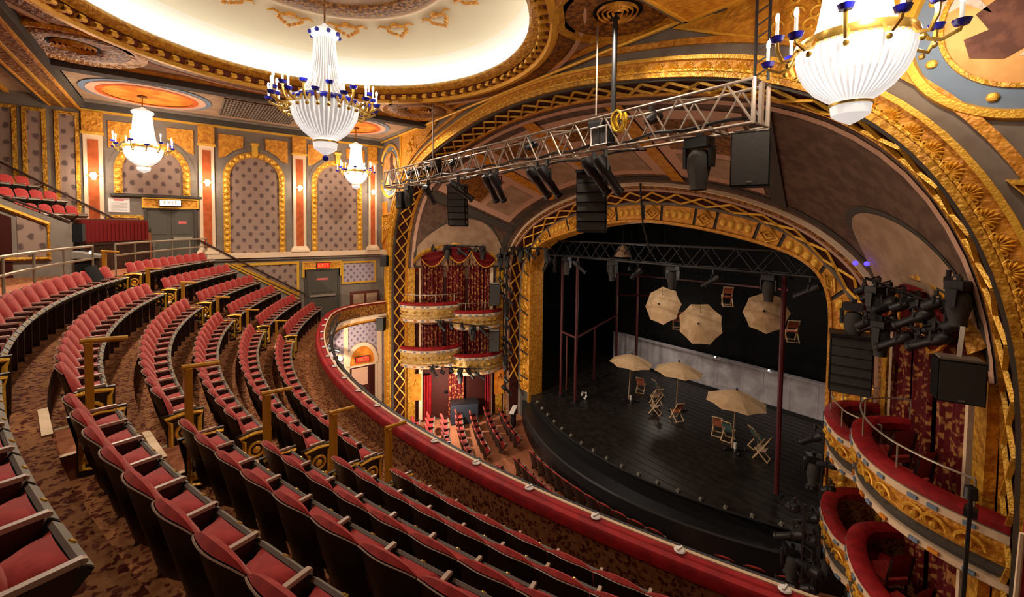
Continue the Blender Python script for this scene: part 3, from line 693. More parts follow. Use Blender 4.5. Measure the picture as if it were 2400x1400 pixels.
obj('rail_cushion', MB().loft([railrow(-.12, RAIL_Z-.12), railrow(-.12, RAIL_Z-.03), railrow(-.09, RAIL_Z+.015), railrow(-.02, RAIL_Z+.02), railrow(.0, RAIL_Z+.0), railrow(.02, RAIL_Z+.02), railrow(.09, RAIL_Z+.015), railrow(.12, RAIL_Z-.02), railrow(.12, RAIL_Z-.10)]), velvet_r, par, True)
obj('rail_edge_bead', MB().tube(railrow(.135, RAIL_Z+.0), .024, 6), cream, par, True)
obj('parapet_band', MB().loft([railrow(.12, RAIL_Z-.10), railrow(.2, RAIL_Z-.14), railrow(.18, RAIL_Z-.5), railrow(.12, RAIL_Z-.56)]), gold_d, par)
obj('parapet_soffit', MB().loft([railrow(.12, RAIL_Z-.56), railrow(.22, RAIL_Z-.6), railrow(.16, RAIL_Z-.76), railrow(-.3, RAIL_Z-.9)]), cream, par)
obj('parapet_inner_carpet', MB().loft([railrow(-.10, RAIL_Z-.09), railrow(-.10, FLZ[5])]), carpet, par)
# small round rail fittings
clm = MB().lathe([(.0, .012), (.05, .012), (.062, .0)], n=12).box((0, 0, .02), (.018, .09, .02))
fit_m = mesh('rail_fitting', clm, white_p)
dd = np.r_[0, np.cumsum(np.linalg.norm(np.diff(np.array(rp), axis=0), axis=1))]
k = 0
for t in np.arange(2.05, 18.5, .98):
    x, y = np.interp(t, dd, [p[0] for p in rp]), np.interp(t, dd, [p[1] for p in rp])
    o = inst('rail_fitting', fit_m, None, (x, y+.07, RAIL_Z+.035)); tag(o, 'small white round fitting in the red velvet rail, %s from its near right end' % NTH[k], 'fitting', 'white fittings along the velvet rail'); k += 1
# pipe with clamps outside the rail
pp = thing('rail_pipe', 'black lighting pipe slung outside the red velvet rail', 'pipe', (0, 3.2, RAIL_Z-.3))
obj('pipe', MB().tube([(p[0], p[1], RAIL_Z-.10) for p in railrow(.30, 0)[4:-5]], .035, 6), black, pp, True)
obj('pipe', MB().tube([(p[0], p[1], RAIL_Z-.36) for p in railrow(.38, 0)[4:-5]], .03, 6), black, pp, True)
hg = MB()
for i in range(6, len(rp)-6, 3):
    a, b = railrow(.15, RAIL_Z-.25)[i], railrow(.36, RAIL_Z-.1)[i]; hg.bar(a, b, .04, .03); hg.bar(b, (b[0], b[1], RAIL_Z-.4), .04, .03)
obj('brackets', hg, black, pp)['kind'] = 'stuff'

# ---------------------------------------------------------------- boxes
def wallpt(s, v, z, d=0.):
    a, b = np.array((s*9.4, YD)), np.array((s*7.43, 12.8)); p = a+(b-a)*v; t = (b-a)/np.linalg.norm(b-a); n = np.array((-t[1], t[0]))*s
    if n[0]*s > 0: n = -n
    p = p+n*d; return (p[0], p[1], z)
BOXA = [(9.5, 8.05), (8.98, 8.15), (8.55, 8.33), (8.18, 8.6), (7.86, 9.0), (7.62, 9.5), (7.48, 10.0), (7.5, 10.45), (7.75, 10.85), (8.35, 11.25)]
BOXB = [(8.1, 10.35), (7.6, 10.3), (7.16, 10.5), (6.86, 10.95), (6.64, 11.45), (6.56, 11.95), (6.66, 12.4), (7.0, 12.75), (7.6, 12.95)]
def refine(P, n=40):
    P = np.array(P, float); d = np.r_[0, np.cumsum(np.linalg.norm(np.diff(P, axis=0), axis=1))]; t = np.linspace(0, d[-1], 400)
    Q = np.c_[np.interp(t, d, P[:, 0]), np.interp(t, d, P[:, 1])]; k = 31; pad = np.pad(Q, ((15, 15), (0, 0)), mode='reflect', reflect_type='odd')
    Q = np.c_[np.convolve(pad[:, 0], np.ones(k)/k, 'valid'), np.convolve(pad[:, 1], np.ones(k)/k, 'valid')]
    return Q[np.linspace(0, 399, n).astype(int)]
def box_balcony(s, P, zr, h, label, fancy):
    Q = refine(P); 
    if s < 0: Q = Q*np.array([-1, 1])+np.array([-.55, 0])
    t = np.gradient(Q, axis=0); t /= np.linalg.norm(t, axis=1)[:, None]; n = np.c_[-t[:, 1], t[:, 0]]
    c = Q.mean(0)
    if ((Q[20]-c) @ n[20]) < 0: n = -n
    row = lambda d, z: [(q[0]+m[0]*d, q[1]+m[1]*d, z) for q, m in zip(Q, n)]
    mid = Q[len(Q)//2]
    b = thing('box_balcony', label, 'theatre box', (mid[0], mid[1], zr), None, 'structure')
    obj('parapet_front', MB().loft([row(-.04, zr-.06), row(.0, zr-.12), row(.02, zr-.3*h), row(-.05, zr-.62*h)]), gold_o if fancy else pale_gold, b, True)
    obj('rail_cushion', MB().loft([row(-.22, zr-.12), row(-.22, zr), row(-.16, zr+.05), row(.0, zr+.05), row(.07, zr), row(.07, zr-.07)]), velvet_r, b, True)
    obj('upper_border', MB().loft([row(.0, zr-.08), row(.07, zr-.10), row(.07, zr-.2), row(.02, zr-.23)]), cream, b)
    obj('lower_moulding', MB().loft([row(-.05, zr-.6*h), row(.03, zr-.64*h), row(.02, zr-.70*h), row(-.06, zr-.72*h), row(-.08, zr-.82*h)]), grey_d if fancy else pale_gold, b)
    obj('base_moulding', MB().loft([row(-.10, zr-.80*h), row(.0, zr-.83*h), row(.0, zr-.92*h), row(-.12, zr-h), row(-.5, zr-h-.06)]), cream, b, True)
    obj('under_side', MB().add(row(-.12, zr-h-.01)+[(c[0]+s*1.4, c[1]+.4, zr-h-.01)], [tuple(range(40))+(40,)]), cream, b)
    obj('box_floor', MB().add(row(-.15, zr-.72)+[(c[0]+s*1.3, c[1]+.3, zr-.72)], [tuple(range(40))+(40,)]), carpet, b)
    obj('inner_lining', MB().loft([row(-.2, zr-.05), row(-.2, zr-.72)]), carpet, b)
    # relief on the front
    L = np.r_[0, np.cumsum(np.linalg.norm(np.diff(Q, axis=0), axis=1))]; cnt = int(L[-1]/.34)
    for i in range(1, cnt):
        tt = i/cnt*L[-1]; k = int(np.interp(tt, L, np.arange(40))); m = n[k]; p = Q[k]; tg = t[k]
        a = np.array([p[0]+m[0]*.04, p[1]+m[1]*.04])
        if fancy:
            pts = [(a[0]+tg[0]*.15*math.cos(q), a[1]+tg[1]*.15*math.cos(q), zr-.47*h+.14*math.sin(q)) for q in np.linspace(0, PI, 7)]
            obj('scroll_ornament', MB().tube(pts, .024, 5).ball((a[0], a[1], zr-.46*h), (.05, .05, .06), 6, 4), gold_b, b, True)
        else: obj('boss', MB().ball((a[0], a[1], zr-.45*h), (.09, .09, .05), 6, 4), gold, b, True)
        for hh, dz, mm in ((.08, -.15, blueg), (.02, -.87*h, blueg if i % 2 else orange)):
            q0 = np.array([p[0]+m[0]*(hh-.0), p[1]+m[1]*(hh-.0)])
            obj('border_square', MB().bar((q0[0]-tg[0]*.06, q0[1]-tg[1]*.06, zr+dz), (q0[0]+tg[0]*.06, q0[1]+tg[1]*.06, zr+dz), .03, .055), mm, b)
    return b, row
boxes = {}
for s, side, fancy in ((-1, 'left', 0), (1, 'right', 1)):
    boxes[s, 'A2'] = box_balcony(s, BOXA, -3.65, .92, 'upper %s box nearer the seats, with %s front' % (side, 'gilt' if s < 0 else 'richly scrolled gilt'), fancy)
    boxes[s, 'B2'] = box_balcony(s, BOXB, -4.08, .92, 'upper %s box nearer the stage with curved front' % side, fancy)
    boxes[s, 'A1'] = box_balcony(s, BOXA, -5.78, 1.0, 'lower %s box nearer the seats with red rail' % side, fancy)
    boxes[s, 'B1'] = box_balcony(s, BOXB, -6.2, 1.0, 'lower %s box nearer the stage with red rail' % side, fancy)
# thin steel guard rails on the upper boxes
for s, side in ((-1, 'left'), (1, 'right')):
    for key, zr in (('A2', -3.65), ('B2', -4.08)):
        row = boxes[s, key][1]; L = row(-.05, zr+.42)[3:-3]
        g = thing('guard_rail', 'thin steel guard rail on the upper %s box %s' % (side, 'nearer the seats' if key == 'A2' else 'nearer the stage'), 'railing', L[len(L)//2], 'guard rails on boxes')
        obj('rail', MB().tube(L, .016, 6), steel, g, True)
        for i in (0, len(L)//4, len(L)//2, 3*len(L)//4, len(L)-1): obj('post', MB().tube([(L[i][0], L[i][1], zr+.03), L[i]], .013, 6), steel, g)
# ---------------------------------------------------------------- box niches: curtains, arch, pilasters, crest
for s, side in ((-1, 'left'), (1, 'right')):
    V0, V1 = .07, .93
    nch = struct('box_niche', MB().loft([[wallpt(s, v, z, .03) for v in np.linspace(V0, V1, 12)] for z in (-9.4, -2.0)]), darkred, label='dark red niche behind the %s boxes' % side, cat='niche')
    def top(v, lo=-2.05, hi=-.95):
        x = (v-V0)/(V1-V0)*2-1; return lo+(hi-lo)*math.sqrt(max(0, 1-x*x*.96))
    vs = np.linspace(V0, V1, 30)
    obj('niche_head', MB().loft([[wallpt(s, v, -2.2, .05) for v in vs], [wallpt(s, v, top(v), .05) for v in vs]]), velvet_d, nch)
    obj('arch_moulding', MB().loft([[wallpt(s, v, top(v)-.04, .06) for v in vs], [wallpt(s, v, top(v)-.02, .25) for v in vs], [wallpt(s, v, top(v)+.12, .30) for v in vs], [wallpt(s, v, top(v)+.24, .12) for v in vs], [wallpt(s, v, top(v)+.26, .02) for v in vs]]), gold, nch, True)
    for v in (V0-.02, V1+.02, V0+.07, V1-.07):
        w_ = .035 if v in (V0-.02, V1+.02) else .018
        obj('pilaster', MB().loft([[wallpt(s, v-w_, z, .05), wallpt(s, v-w_, z, .17), wallpt(s, v+w_, z, .17), wallpt(s, v+w_, z, .05)] for z in (-9.4, -2.0)]), gold if w_ > .03 else cream, nch)
    # diamonds on the wall panels below the lower boxes
    for v in (.10, .95):
        q = lambda dv, dz: wallpt(s, v+dv, -7.75+dz, .2)
        pnl = obj('lower_panel', MB().loft([[wallpt(s, v-.05, z, .18), wallpt(s, v+.05, z, .18)] for z in (-8.4, -7.1)]), orange, nch)
        obj('diamond_ornament', MB().tube([q(0, .36), q(.028, 0), q(0, -.36), q(-.028, 0)], .05, 5, True), gold_b, pnl)
    # crest on top of the arch
    zc = -.70
    cr = obj('crest', MB().loft([[wallpt(s, .5-.075*w, z, .12), wallpt(s, .5-.03*w, z, .35), wallpt(s, .5+.03*w, z, .35), wallpt(s, .5+.075*w, z, .12)] for z, w in ((-.86, 1.7), (-.6, 1.25), (-.35, 1.0), (-.05, 1.1), (.22, .95), (.38, .4))]), gold, nch, True)
    for d in (-1, 1):
        obj('crest_scroll', MB().tube([wallpt(s, .5+d*dv, z, .25) for dv, z in ((.11, -.62), (.16, -.5), (.15, -.28), (.11, -.15), (.09, .05), (.12, .2), (.16, .15), (.15, .03))], [.05, .05, .045, .04, .04, .035, .03, .02], 6), gold_b, cr, True)
    # curtains
    def curtain(label, v0, v1, z0, z1, m, grp, folds=9, d=.16, topf=None):
        n = folds*6
        def fn(a, b):
            v = v0+(v1-v0)*a; zt = topf(v)-.05 if topf else z1
            return wallpt(s, v, z0+(zt-z0)*b, d+.055*math.sin(a*folds*2*PI)+.02*math.sin(a*folds*4.6+b))
        o = obj('curtain', MB().grid(fn, n, 4), m, None, True)
        return tag(o, label, 'curtain', grp)
    g = 'curtains behind the %s boxes' % side
    for z0, z1, tier in ((-4.75, -2.0, 'upper'), (-6.95, -4.8, 'lower')):
        for k, (v0, v1) in enumerate(((.14, .36), (.40, .58), (.62, .86))):
            if tier == 'lower' and k == 1 and s > 0: pass
            curtain('%s brocade curtain behind the %s %s boxes, %s from the stage' % (['red', 'gold-flecked red', 'dark red'][k], tier, side, ['third', 'second', 'first'][k]), v0, v1, z0, z1, curt, g, [6, 5, 7][k], .14, top if tier == 'upper' else None)
    for k, (v0, v1) in enumerate(((.17, .25), (.42, .58), (.80, .86))):
        o = curtain('%s curtain at orchestra level under the %s boxes, %s from the stage' % (['plain crimson', 'patterned red', 'bright crimson'][k], side, ['third', 'second', 'nearest'][k]), v0, v1, -9.4, -7.2, [velvet_r, curt, velvet_r][k], 'orchestra curtains on the %s' % side, 3, .2)
    # swagged pelmet
    pl = thing('swag_pelmet', 'dark red swagged pelmet with gold fringe over the %s box' % side, 'pelmet', wallpt(s, .5, -1.6, .3))
    for k in range(3):
        a, b = V0+.08+k*.245, V0+.08+(k+1)*.245
        def sw(x, y):
            v = a+(b-a)*x; t_ = min(top(v)-.02, top((a+b)/2)-.02); zb = top(v)-.16-.62*math.sin(PI*x)**.8
            return wallpt(s, v, t_+(zb-t_)*y, .32+.05*math.sin(y*14)+.06*math.sin(PI*x))
        sg_ = obj('swag', MB().grid(sw, 12, 8), velvet_d, pl, True)
        obj('fringe', MB().tube([sw(x, 1.0) for x in np.linspace(0, 1, 13)], .03, 5), gold_o, sg_, True)
# ================================================================ orchestra floor and stage
orch = struct('orchestra_floor', MB().b(-XW-.3, XW+.3, -9, 13.4, ZOR-.1, ZOR), carpet_p, label='rose carpeted orchestra floor', cat='floor')
ap = [(x, 11.85+.046*x*x) for x in np.linspace(-6.1, 6.1, 41)]
stg = struct('stage_floor', MB().prism([(-11, 13.75, ZST)]+[(x, y, ZST) for x, y in ap]+[(11, 13.75, ZST), (11, 22.5, ZST), (-11, 22.5, ZST)], (0, 0, -.12)), blackfl, label='black stage floor with curved apron', cat='stage')
obj('apron_face', MB().loft([[(x, y, ZST-.02) for x, y in ap], [(x, y, ZOR) for x, y in ap]]), black_m, stg)
obj('apron_edge', MB().tube([(x, y-.02, ZST) for x, y in ap], .035, 6), black, stg, True)
pit = [(x, 11.0+.056*x*x) for x in np.linspace(-6.6, 6.6, 41)]
obj('pit_ledge', MB().loft([[(x, y, ZST-.32) for x, y in ap], [(x, y, ZST-.36) for x, y in pit], [(x, y-.06, ZST-.40) for x, y in pit], [(x, y-.06, ZOR) for x, y in pit]]), black, stg)
for i in range(26):   # boards
    y = 12.4+i*.36; obj('board_joint', MB().b(-5.5-.02*i, 5.5+.02*i, y, y+.018, ZST, ZST+.004), black_m, stg)
struct('wall_stage_back', MB().b(-11, 11, 22.3, 22.5, ZOR, 4), black_m, label='black back wall of the stage', cat='wall')
for s, nm in ((-1, 'wall_stage_left'), (1, 'wall_stage_right')): struct(nm, MB().b(s*11-.1, s*11+.1, 13.4, 22.5, ZOR, 4), black_m)
struct('stage_ceiling', MB().b(-11, 11, 13.4, 22.5, 3.9, 4), black_m)
for s in (-1, 1): struct('proscenium_return', MB().b(min(s*6.05, s*11), max(s*6.05, s*11), 13.9, 14.1, ZOR, 4), black_m)
struct('proscenium_header', MB().loft([at(PO, 14.0), [(p[0], 14.0, 4) for p in PO]]), black_m)
bw = struct('back_ledge_wall', MB().b(-7.6, 7.2, 21.7, 21.9, ZST, -6.67), lilac_w, label='low pale wall across the back of the stage', cat='wall')
obj('ledge_cap', MB().b(-7.6, 7.2, 21.62, 21.95, -6.67, -6.6), pale_j, bw); obj('ledge_skirt', MB().b(-7.6, 7.2, 21.66, 21.7, ZST, ZST+.1), black, bw)
for k in range(12): obj('panel_joint', MB().b(-6.4+k*1.1, -6.385+k*1.1, 21.69, 21.7, ZST+.1, -6.67), pale_j, bw)
# ================================================================ chandeliers
def chandelier(label, loc, D, n_arm, power, n_lamp, z_hang, tent, big=False):
    R = D/2; h = .6*D
    t = thing('chandelier', label, 'chandelier', loc, 'crystal chandeliers')
    x, y, z = loc; c = (x, y, 0)
    ns = 44 if D > .9 else 40
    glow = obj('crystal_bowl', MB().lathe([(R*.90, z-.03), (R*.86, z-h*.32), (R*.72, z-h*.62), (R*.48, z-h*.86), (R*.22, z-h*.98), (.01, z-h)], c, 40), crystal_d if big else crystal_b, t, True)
    st = MB()
    for k in range(ns):
        a = 2*PI*k/ns; ca, sa = math.cos(a), math.sin(a)
        st.tube([(x+r*ca*R, y+r*sa*R, z+q*h) for r, q in ((.98, -.02), (.97, -.2), (.92, -.38), (.82, -.56), (.66, -.74), (.46, -.88), (.30, -.97))], R*(.022 if big else .03), 4, cap=False)
    obj('bowl_strands', st, crystal, t)['kind'] = 'stuff'
    obj('ring', MB().lathe([(R*.93, z-.05), (R*1.02, z-.045), (R*1.04, z), (R*1.02, z+.045), (R*.93, z+.05)], c, 48), blue_gl if big else brass, t, True)
    tn = MB(); tp = ((.90, .02), (.66, .13), (.46, .3), (.36, .55), (.29, .9)) if big else ((.80, .02), (.62, .2), (.52, .5), (.44, .92))
    q = MB().lathe([(R*r*(.86 if big else .93), z+q*tent) for r, q in tp], c, 32)
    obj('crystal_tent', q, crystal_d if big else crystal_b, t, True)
    for k in range(ns-8):
        a = 2*PI*k/(ns-8); ca, sa = math.cos(a), math.sin(a)
        tn.tube([(x+r*ca*R, y+r*sa*R, z+q*tent) for r, q in tp], R*(.014 if big else .024), 4, cap=False)
    obj('tent_strands', tn, crystal, t)['kind'] = 'stuff'
    cw = .30 if big else .46
    obj('crown', MB().lathe([(R*cw*.95, z+tent*.88), (R*(cw+.1), z+tent*.92), (R*(cw+.12), z+tent*.97), (R*(cw+.04), z+tent*1.0), (R*cw*.66, z+tent*1.03), (.02, z+tent*1.10)], c, 28), crystal, t, True)
    for k in range(8 if big else 0):
        a = 2*PI*k/8; obj('crown_drop', MB().ball((x+R*.43*math.cos(a), y+R*.43*math.sin(a), z+tent*.94), .035*D, 6, 4), blue_gl, t, True)
    obj('basket', MB().lathe([(R*.30, z-h*.97), (R*.36, z-h*1.02), (R*.33, z-h*1.2), (R*.22, z-h*1.27), (R*.1, z-h*1.33), (.01, z-h*1.36)], c, 24), crystal, t, True)
    obj('basket_rim', MB().lathe([(R*.33, z-h*.99), (R*.38, z-h*1.0), (R*.38, z-h*1.04), (R*.33, z-h*1.05)], c, 28), brass, t, True)
    if big: obj('finial', MB().ball((x, y, z-h*1.43), .05*D, 8, 6), blue_gl, t, True)
    obj('chain', MB().tube([(x, y, z+tent*1.08), (x, y, z_hang)], .018, 6).tube([(x, y, z_hang-.06), (x, y, z_hang)], .12, 12), gold_d, t, True)
    cu = mesh('candle_cup', MB().lathe([(.02, -.03), (.055, -.02), (.075, .03), (.05, .025), (.02, .0)], n=10), blue_gl, True)
    cm = mesh('candle', MB().tube([(0, 0, 0), (0, 0, .19)], .018, 6), candle)
    fm = mesh('bulb', MB().ball((0, 0, .24), (.024, .024, .055), 6, 5), flame, True)
    sc = .75+.25*D
    for k in range(n_arm):
        a = 2*PI*(k+.3)/n_arm; up = k % 2; L = (R*1.42 if up else R*1.55); dz = .10*D if up else -.03*D
        ca, sa = math.cos(a), math.sin(a)
        P = [(x+r*ca, y+r*sa, z+q) for r, q in ((R*1.0, 0), (R*1.12, -.10*D), (R*1.3, -.13*D), (L*.99, -.06*D+dz*.5), (L, dz))]
        arm = obj('arm', MB().tube(P, .016*D+.004, 5).ball((x+R*1.2*ca, y+R*1.2*sa, z-.17*D), .03*D, 6, 4), brass, t, True)
        S_ = Matrix.Scale(sc, 3)
        for nm, me in (('candle_cup', cu), ('candle', cm), ('bulb', fm)): inst(nm, me, arm, (x+L*ca, y+L*sa, z+dz+.01), S_)
    for k in range(n_lamp):
        a = 2*PI*(k+.5)/n_lamp; lamp('chandelier_lamp', (x+R*1.9*math.cos(a), y+R*1.9*math.sin(a), z+.3), power/n_lamp, .05, parent=t)
    return t
chandelier('largest crystal chandelier, hanging from the lit dome', (.05, 2.45, 2.60), 1.36, 26, P_BIG, 6, 5.7, 1.5, True)
chandelier('near crystal chandelier with blue candle cups, before the round painting', (8.27, 5.8, 2.02), 1.05, 12, P_SMALL, 3, 4.05, 1.15)
chandelier('small crystal chandelier before the leftmost wall arch', (-8.3, -.93, 2.42), 1.0, 12, P_SMALL, 3, 4.04, 1.15)
chandelier('small crystal chandelier by the far left corner of the arch wall', (-8.3, 5.75, 2.25), .92, 12, P_SMALL, 3, 4.04, 1.1)
# wall lights on the left pilasters
scm = mesh('globe', MB().ball((0, 0, 0), .10, 12, 8), globe_m, True)
for k, y in enumerate((-2.33, .80, 4.03, 7.2)):
    t = thing('wall_light', 'round white globe wall light on the %s terracotta pilaster' % NTH[k], 'lamp', WL(y, 1.6), 'globe wall lights')
    obj('back_plate', MB().b(-XW+.12, -XW+.15, y-.06, y+.06, 1.45, 1.72).tube([WL(y-.17, 1.6, .2), WL(y+.17, 1.6, .2)], .02, 6), brass, t)
    inst('globe', scm, t, WL(y, 1.6, .24)); lamp('globe_lamp', WL(y, 1.6, .55), P_SCONCE, .09, parent=t)
t = thing('wall_light', 'bright globe wall light at orchestra level beside the arched exit', 'lamp', WL(5.3, -6.1), 'globe wall lights')
obj('back_plate', MB().b(-XW+.08, -XW+.12, 5.55, 5.75, -6.25, -5.95), brass, t); inst('globe', scm, t, WL(5.65, -6.1, .22))
# lamps under the mezzanine soffit and the boxes light the orchestra wall
for x, y, z, p in ((-8.6, 4.6, -5.0, P_UNDER), (-7.2, 9.4, -7.6, P_UNDER*.8), (-3.5, 4.4, -5.2, P_UNDER), (2.5, 4.2, -5.2, P_UNDER*.5)):
    t = thing('downlight', 'small lamp under the balcony soffit, %s' % ('by the left wall' if x < -8 else 'under the left boxes' if y > 9 else 'left of centre' if x < 0 else 'right of centre'), 'lamp', (x, y, z+.1))
    obj('housing', MB().lathe([(.0, z+.14), (.08, z+.14), (.1, z+.02), (.085, z+.02), (.07, z+.1), (.01, z+.1)], (x, y, 0), 12), black, t); lamp('downlight_lamp', (x, y, z-.06), p, .05, parent=t)
# added fill lamps that brighten the dim stage
for x, y, z, p in ((-2.2, 16.0, -1.9, P_STAGE*.5), (3.0, 19.5, -2.0, P_STAGE*.7), (-3.4, 20.6, -4.6, P_STAGE*.4)):
    t = thing('stage_fill_light', 'added fill lamp hanging over the stage, %s' % ('near the front' if y < 17 else 'at the right rear' if x > 0 else 'at the left rear'), 'lamp', (x, y, z))
    obj('shade', MB().lathe([(.02, z+.2), (.06, z+.18), (.14, z+.02), (.12, z+.03), (.02, z+.14)], (x, y, 0), 12), black, t); obj('cord', MB().tube([(x, y, z+.2), (x, y, 3.9)], .01, 4), black, t)
    lamp('stage_fill_lamp', (x, y, z-.1), p, .3, (1, .86, .72), parent=t)
for x, z in ((-1.0, -6.55), (1.55, -6.55)):
    t = thing('ledge_lamp', 'tiny bright lamp on the pale back wall of the stage, %s one' % ('left' if x < 0 else 'right'), 'lamp', (x, 21.68, z)); obj('bulb', MB().ball((x, 21.6, z), .035, 8, 5), globe_m, t, True); obj('holder', MB().box((x, 21.68, z), (.12, .08, .08)), black, t)
# ================================================================ theatre seats
def seat_parts(root, w=.47, lod=0):
    h = w/2; nu = 8 if not lod else 4
    def back(a, b):     # a across, b up: cushion front
        x = (a-.5)*2; zt = .86-.02*x*x-.025*x**4; z = .34+(zt-.34)*b
        bul = (.008+.06*math.sin(PI*(.12+.86*b)))*(1-abs(x)**2.6)
        return (x*h*(.92+.10*min(1, max(0, (b-.35)/.3))), .13*(1-b)-.012+bul, z)
    mb = MB().grid(back, nu, 7)
    edge = [back(i/nu, 1) for i in range(nu+1)]; rear = [(p[0], -.016-.056*max(0, 1-(p[0]/h)**2), p[2]-.004) for p in edge]
    mb.loft([edge, [((p[0]+q[0])/2, (p[1]+q[1])/2, p[2]+.022*(1-min(1, abs(p[0]/h))**2)) for p, q in zip(edge, rear)], rear])
    obj('backrest', mb, velvet, root, True)
    def shell(a, b):
        x = (a-.5)*2; zt = .85-.02*x*x-.025*x**4; z = .20+(zt-.20)*b; return (x*h*(.92+.09*min(1, max(0, (b-.35)/.3))), .15*(1-b)-.018-.060*(1-x*x), z)
    obj('back_shell', MB().grid(shell, 6, 6), shell_m, root, True)
    if not lod:
        rim = [shell(i/8, 1) for i in range(9)]; obj('piping', MB().tube([(p[0], p[1]-.004, p[2]+.002) for p in rim], .0055, 4), armw, root)
    # tipped-up seat
    th = math.radians(46); c, s_ = math.cos(th), math.sin(th); LS = .31
    def L2W(x, y, z): return (x, .105+y*c-z*s_, .335+y*s_+z*c)
    def cush(a, b):
        x = (a-.5)*2; y = (LS-.018)*b; wd = h*.84*(1-.12*max(0, b-.7)/.3)
        return L2W(x*wd, y, .03+.135*(1-x*x)**.7*math.sin(PI*min(.985, .10+b*.885))**.7)
    mb = MB().grid(cush, 8, 8)
    obj('seat_cushion', mb, velvet, root, True)
    mb = MB(); V = [L2W(x*h*.93, y, z) for z in (-.02, .03) for y in (0, LS) for x in (-1, 1)]
    mb.add(V, [(0, 1, 3, 2), (4, 6, 7, 5), (0, 4, 5, 1), (1, 5, 7, 3), (3, 7, 6, 2), (2, 6, 4, 0)]); obj('seat_pan', mb, shell_g, root)
    mb = MB(); V = [L2W(x*h*.92, y, z) for z in (-.012, .036) for y in (LS-.016, LS+.006) for x in (-1, 1)]
    mb.add(V, [(0, 1, 3, 2), (4, 6, 7, 5), (0, 4, 5, 1), (1, 5, 7, 3), (3, 7, 6, 2), (2, 6, 4, 0)]); e = obj('seat_edge', mb, strip_m, root)
    if not lod: obj('number_plate', MB().lathe([(.018, .0), (.016, .008), (.001, .009)], L2W(0, LS+.006, .012), 8, M=Matrix.Rotation(th-PI/2, 3, 'X')), brass, e)
def arm_parts(x):
    top = MB().box((x, .19, .615), (.03, .21, .024)).tube([(x-.015, .295, .612), (x+.015, .295, .612)], .014, 6)
    std = MB().prism([(x-.013, .14, 0), (x-.013, .25, 0), (x-.013, .26, .5), (x-.013, .28, .6), (x-.013, .09, .6), (x-.013, .14, .3)], (.026, 0, 0))
    return top, std
seat0 = thing('theatre_seat', 'red velvet theatre seat', 'seat'); seat_parts(seat0, .485)
a, b = arm_parts(-.25); obj('armrest', a, armw, seat0); obj('seat_standard', b, armd, seat0)
a, b = arm_parts(0); arm_m, std_m = mesh('armrest', a, armw), mesh('seat_standard', b, armd)
pn = MB().prism([(-.02, .02, 0), (-.02, .36, 0), (-.02, .38, .6), (-.02, -.04, .6), (-.02, .02, .3)], (.04, 0, 0)); endp_m = mesh('end_panel', pn, shell_m)
fr = MB()
for s in (-1, 1):
    fr.tube([(s*.03, .05, .08), (s*.03, .05, .5), (s*.03, .0, .56), (s*.03, .18, .585), (s*.03, .36, .56), (s*.03, .33, .5), (s*.03, .33, .08), (s*.03, .18, .05)], .024, 5, True)
    fr.lathe([(.11, 0), (.10, .02), (.08, .02), (.07, 0)], (s*.022, .19, .36), 14, M=Matrix.Rotation(PI/2*s, 3, 'Y')); fr.ball((s*.03, .19, .36), (.02, .05, .05), 8, 4)
    fr.ball((s*.03, .1, .16), (.02, .05, .05), 6, 4); fr.ball((s*.03, .28, .16), (.02, .05, .05), 6, 4)
endo_m = mesh('end_ornament', fr, gold_b, True)
BL = {'left': (-9.86, AISLE[0]-AW+.02, .46, 'from the aisle', 'left block', -1), 'middle': (AISLE[0]+AW, AISLE[1]-AW, .475, 'from the near aisle', 'middle block', -1), 'right': (AISLE[1]+AW-.02, 8.25, .50, 'from the near aisle', 'right block', 1)}
RN = ['rearmost', 'second-rear', 'third', 'fourth', 'fifth', 'frontmost']
first = True
for r in range(6):
    for bk, (x0, x1, pitch, frm, bname, sg) in BL.items():
        xs = np.linspace(x0, x1, 300); ys = rowy(r, xs); d = np.r_[0, np.cumsum(np.hypot(np.diff(xs), np.diff(ys)))]
        n = int(d[-1]/pitch+.3)
        if bk == 'right': n = min(n, (7, 8, 8, 8, 8, 8)[r])
        p_ = d[-1]/n if bk != 'right' else pitch
        for i in range(n):
            t = (i+.5)*p_; x = float(np.interp(t, d, xs)); y = rowy(r, x); rz = math.atan((rowy(r, x+.05)-rowy(r, x-.05))/.1)
            M = TR((x, y, FLZ[r]), rz) @ Matrix.Diagonal((p_/.5, 1, 1, 1))
            num = i if bk == 'right' else n-1-i
            lab = 'red velvet tip-up seat, %s %s, %s row, %s of mezzanine' % (NTH[num], frm, RN[r], bname)
            o = dup(seat0, M, lab, 'mezzanine seats, %s row, %s' % (RN[r], bname))
            if i == n-1 or (i == 0):
                end = 1 if i == n-1 else -1
                if i == n-1:
                    for nm, me in (('armrest', arm_m), ('seat_standard', std_m)): inst(nm, me, o, (.25, 0, 0))
                is_aisle = (bk == 'left' and end == 1) or bk == 'middle' or (bk == 'right' and end == -1)
                if is_aisle:
                    q = inst('end_panel', endp_m, o, (.25*end+.03*end, 0, 0)); inst('end_ornament', endo_m, q, (0, 0, 0))
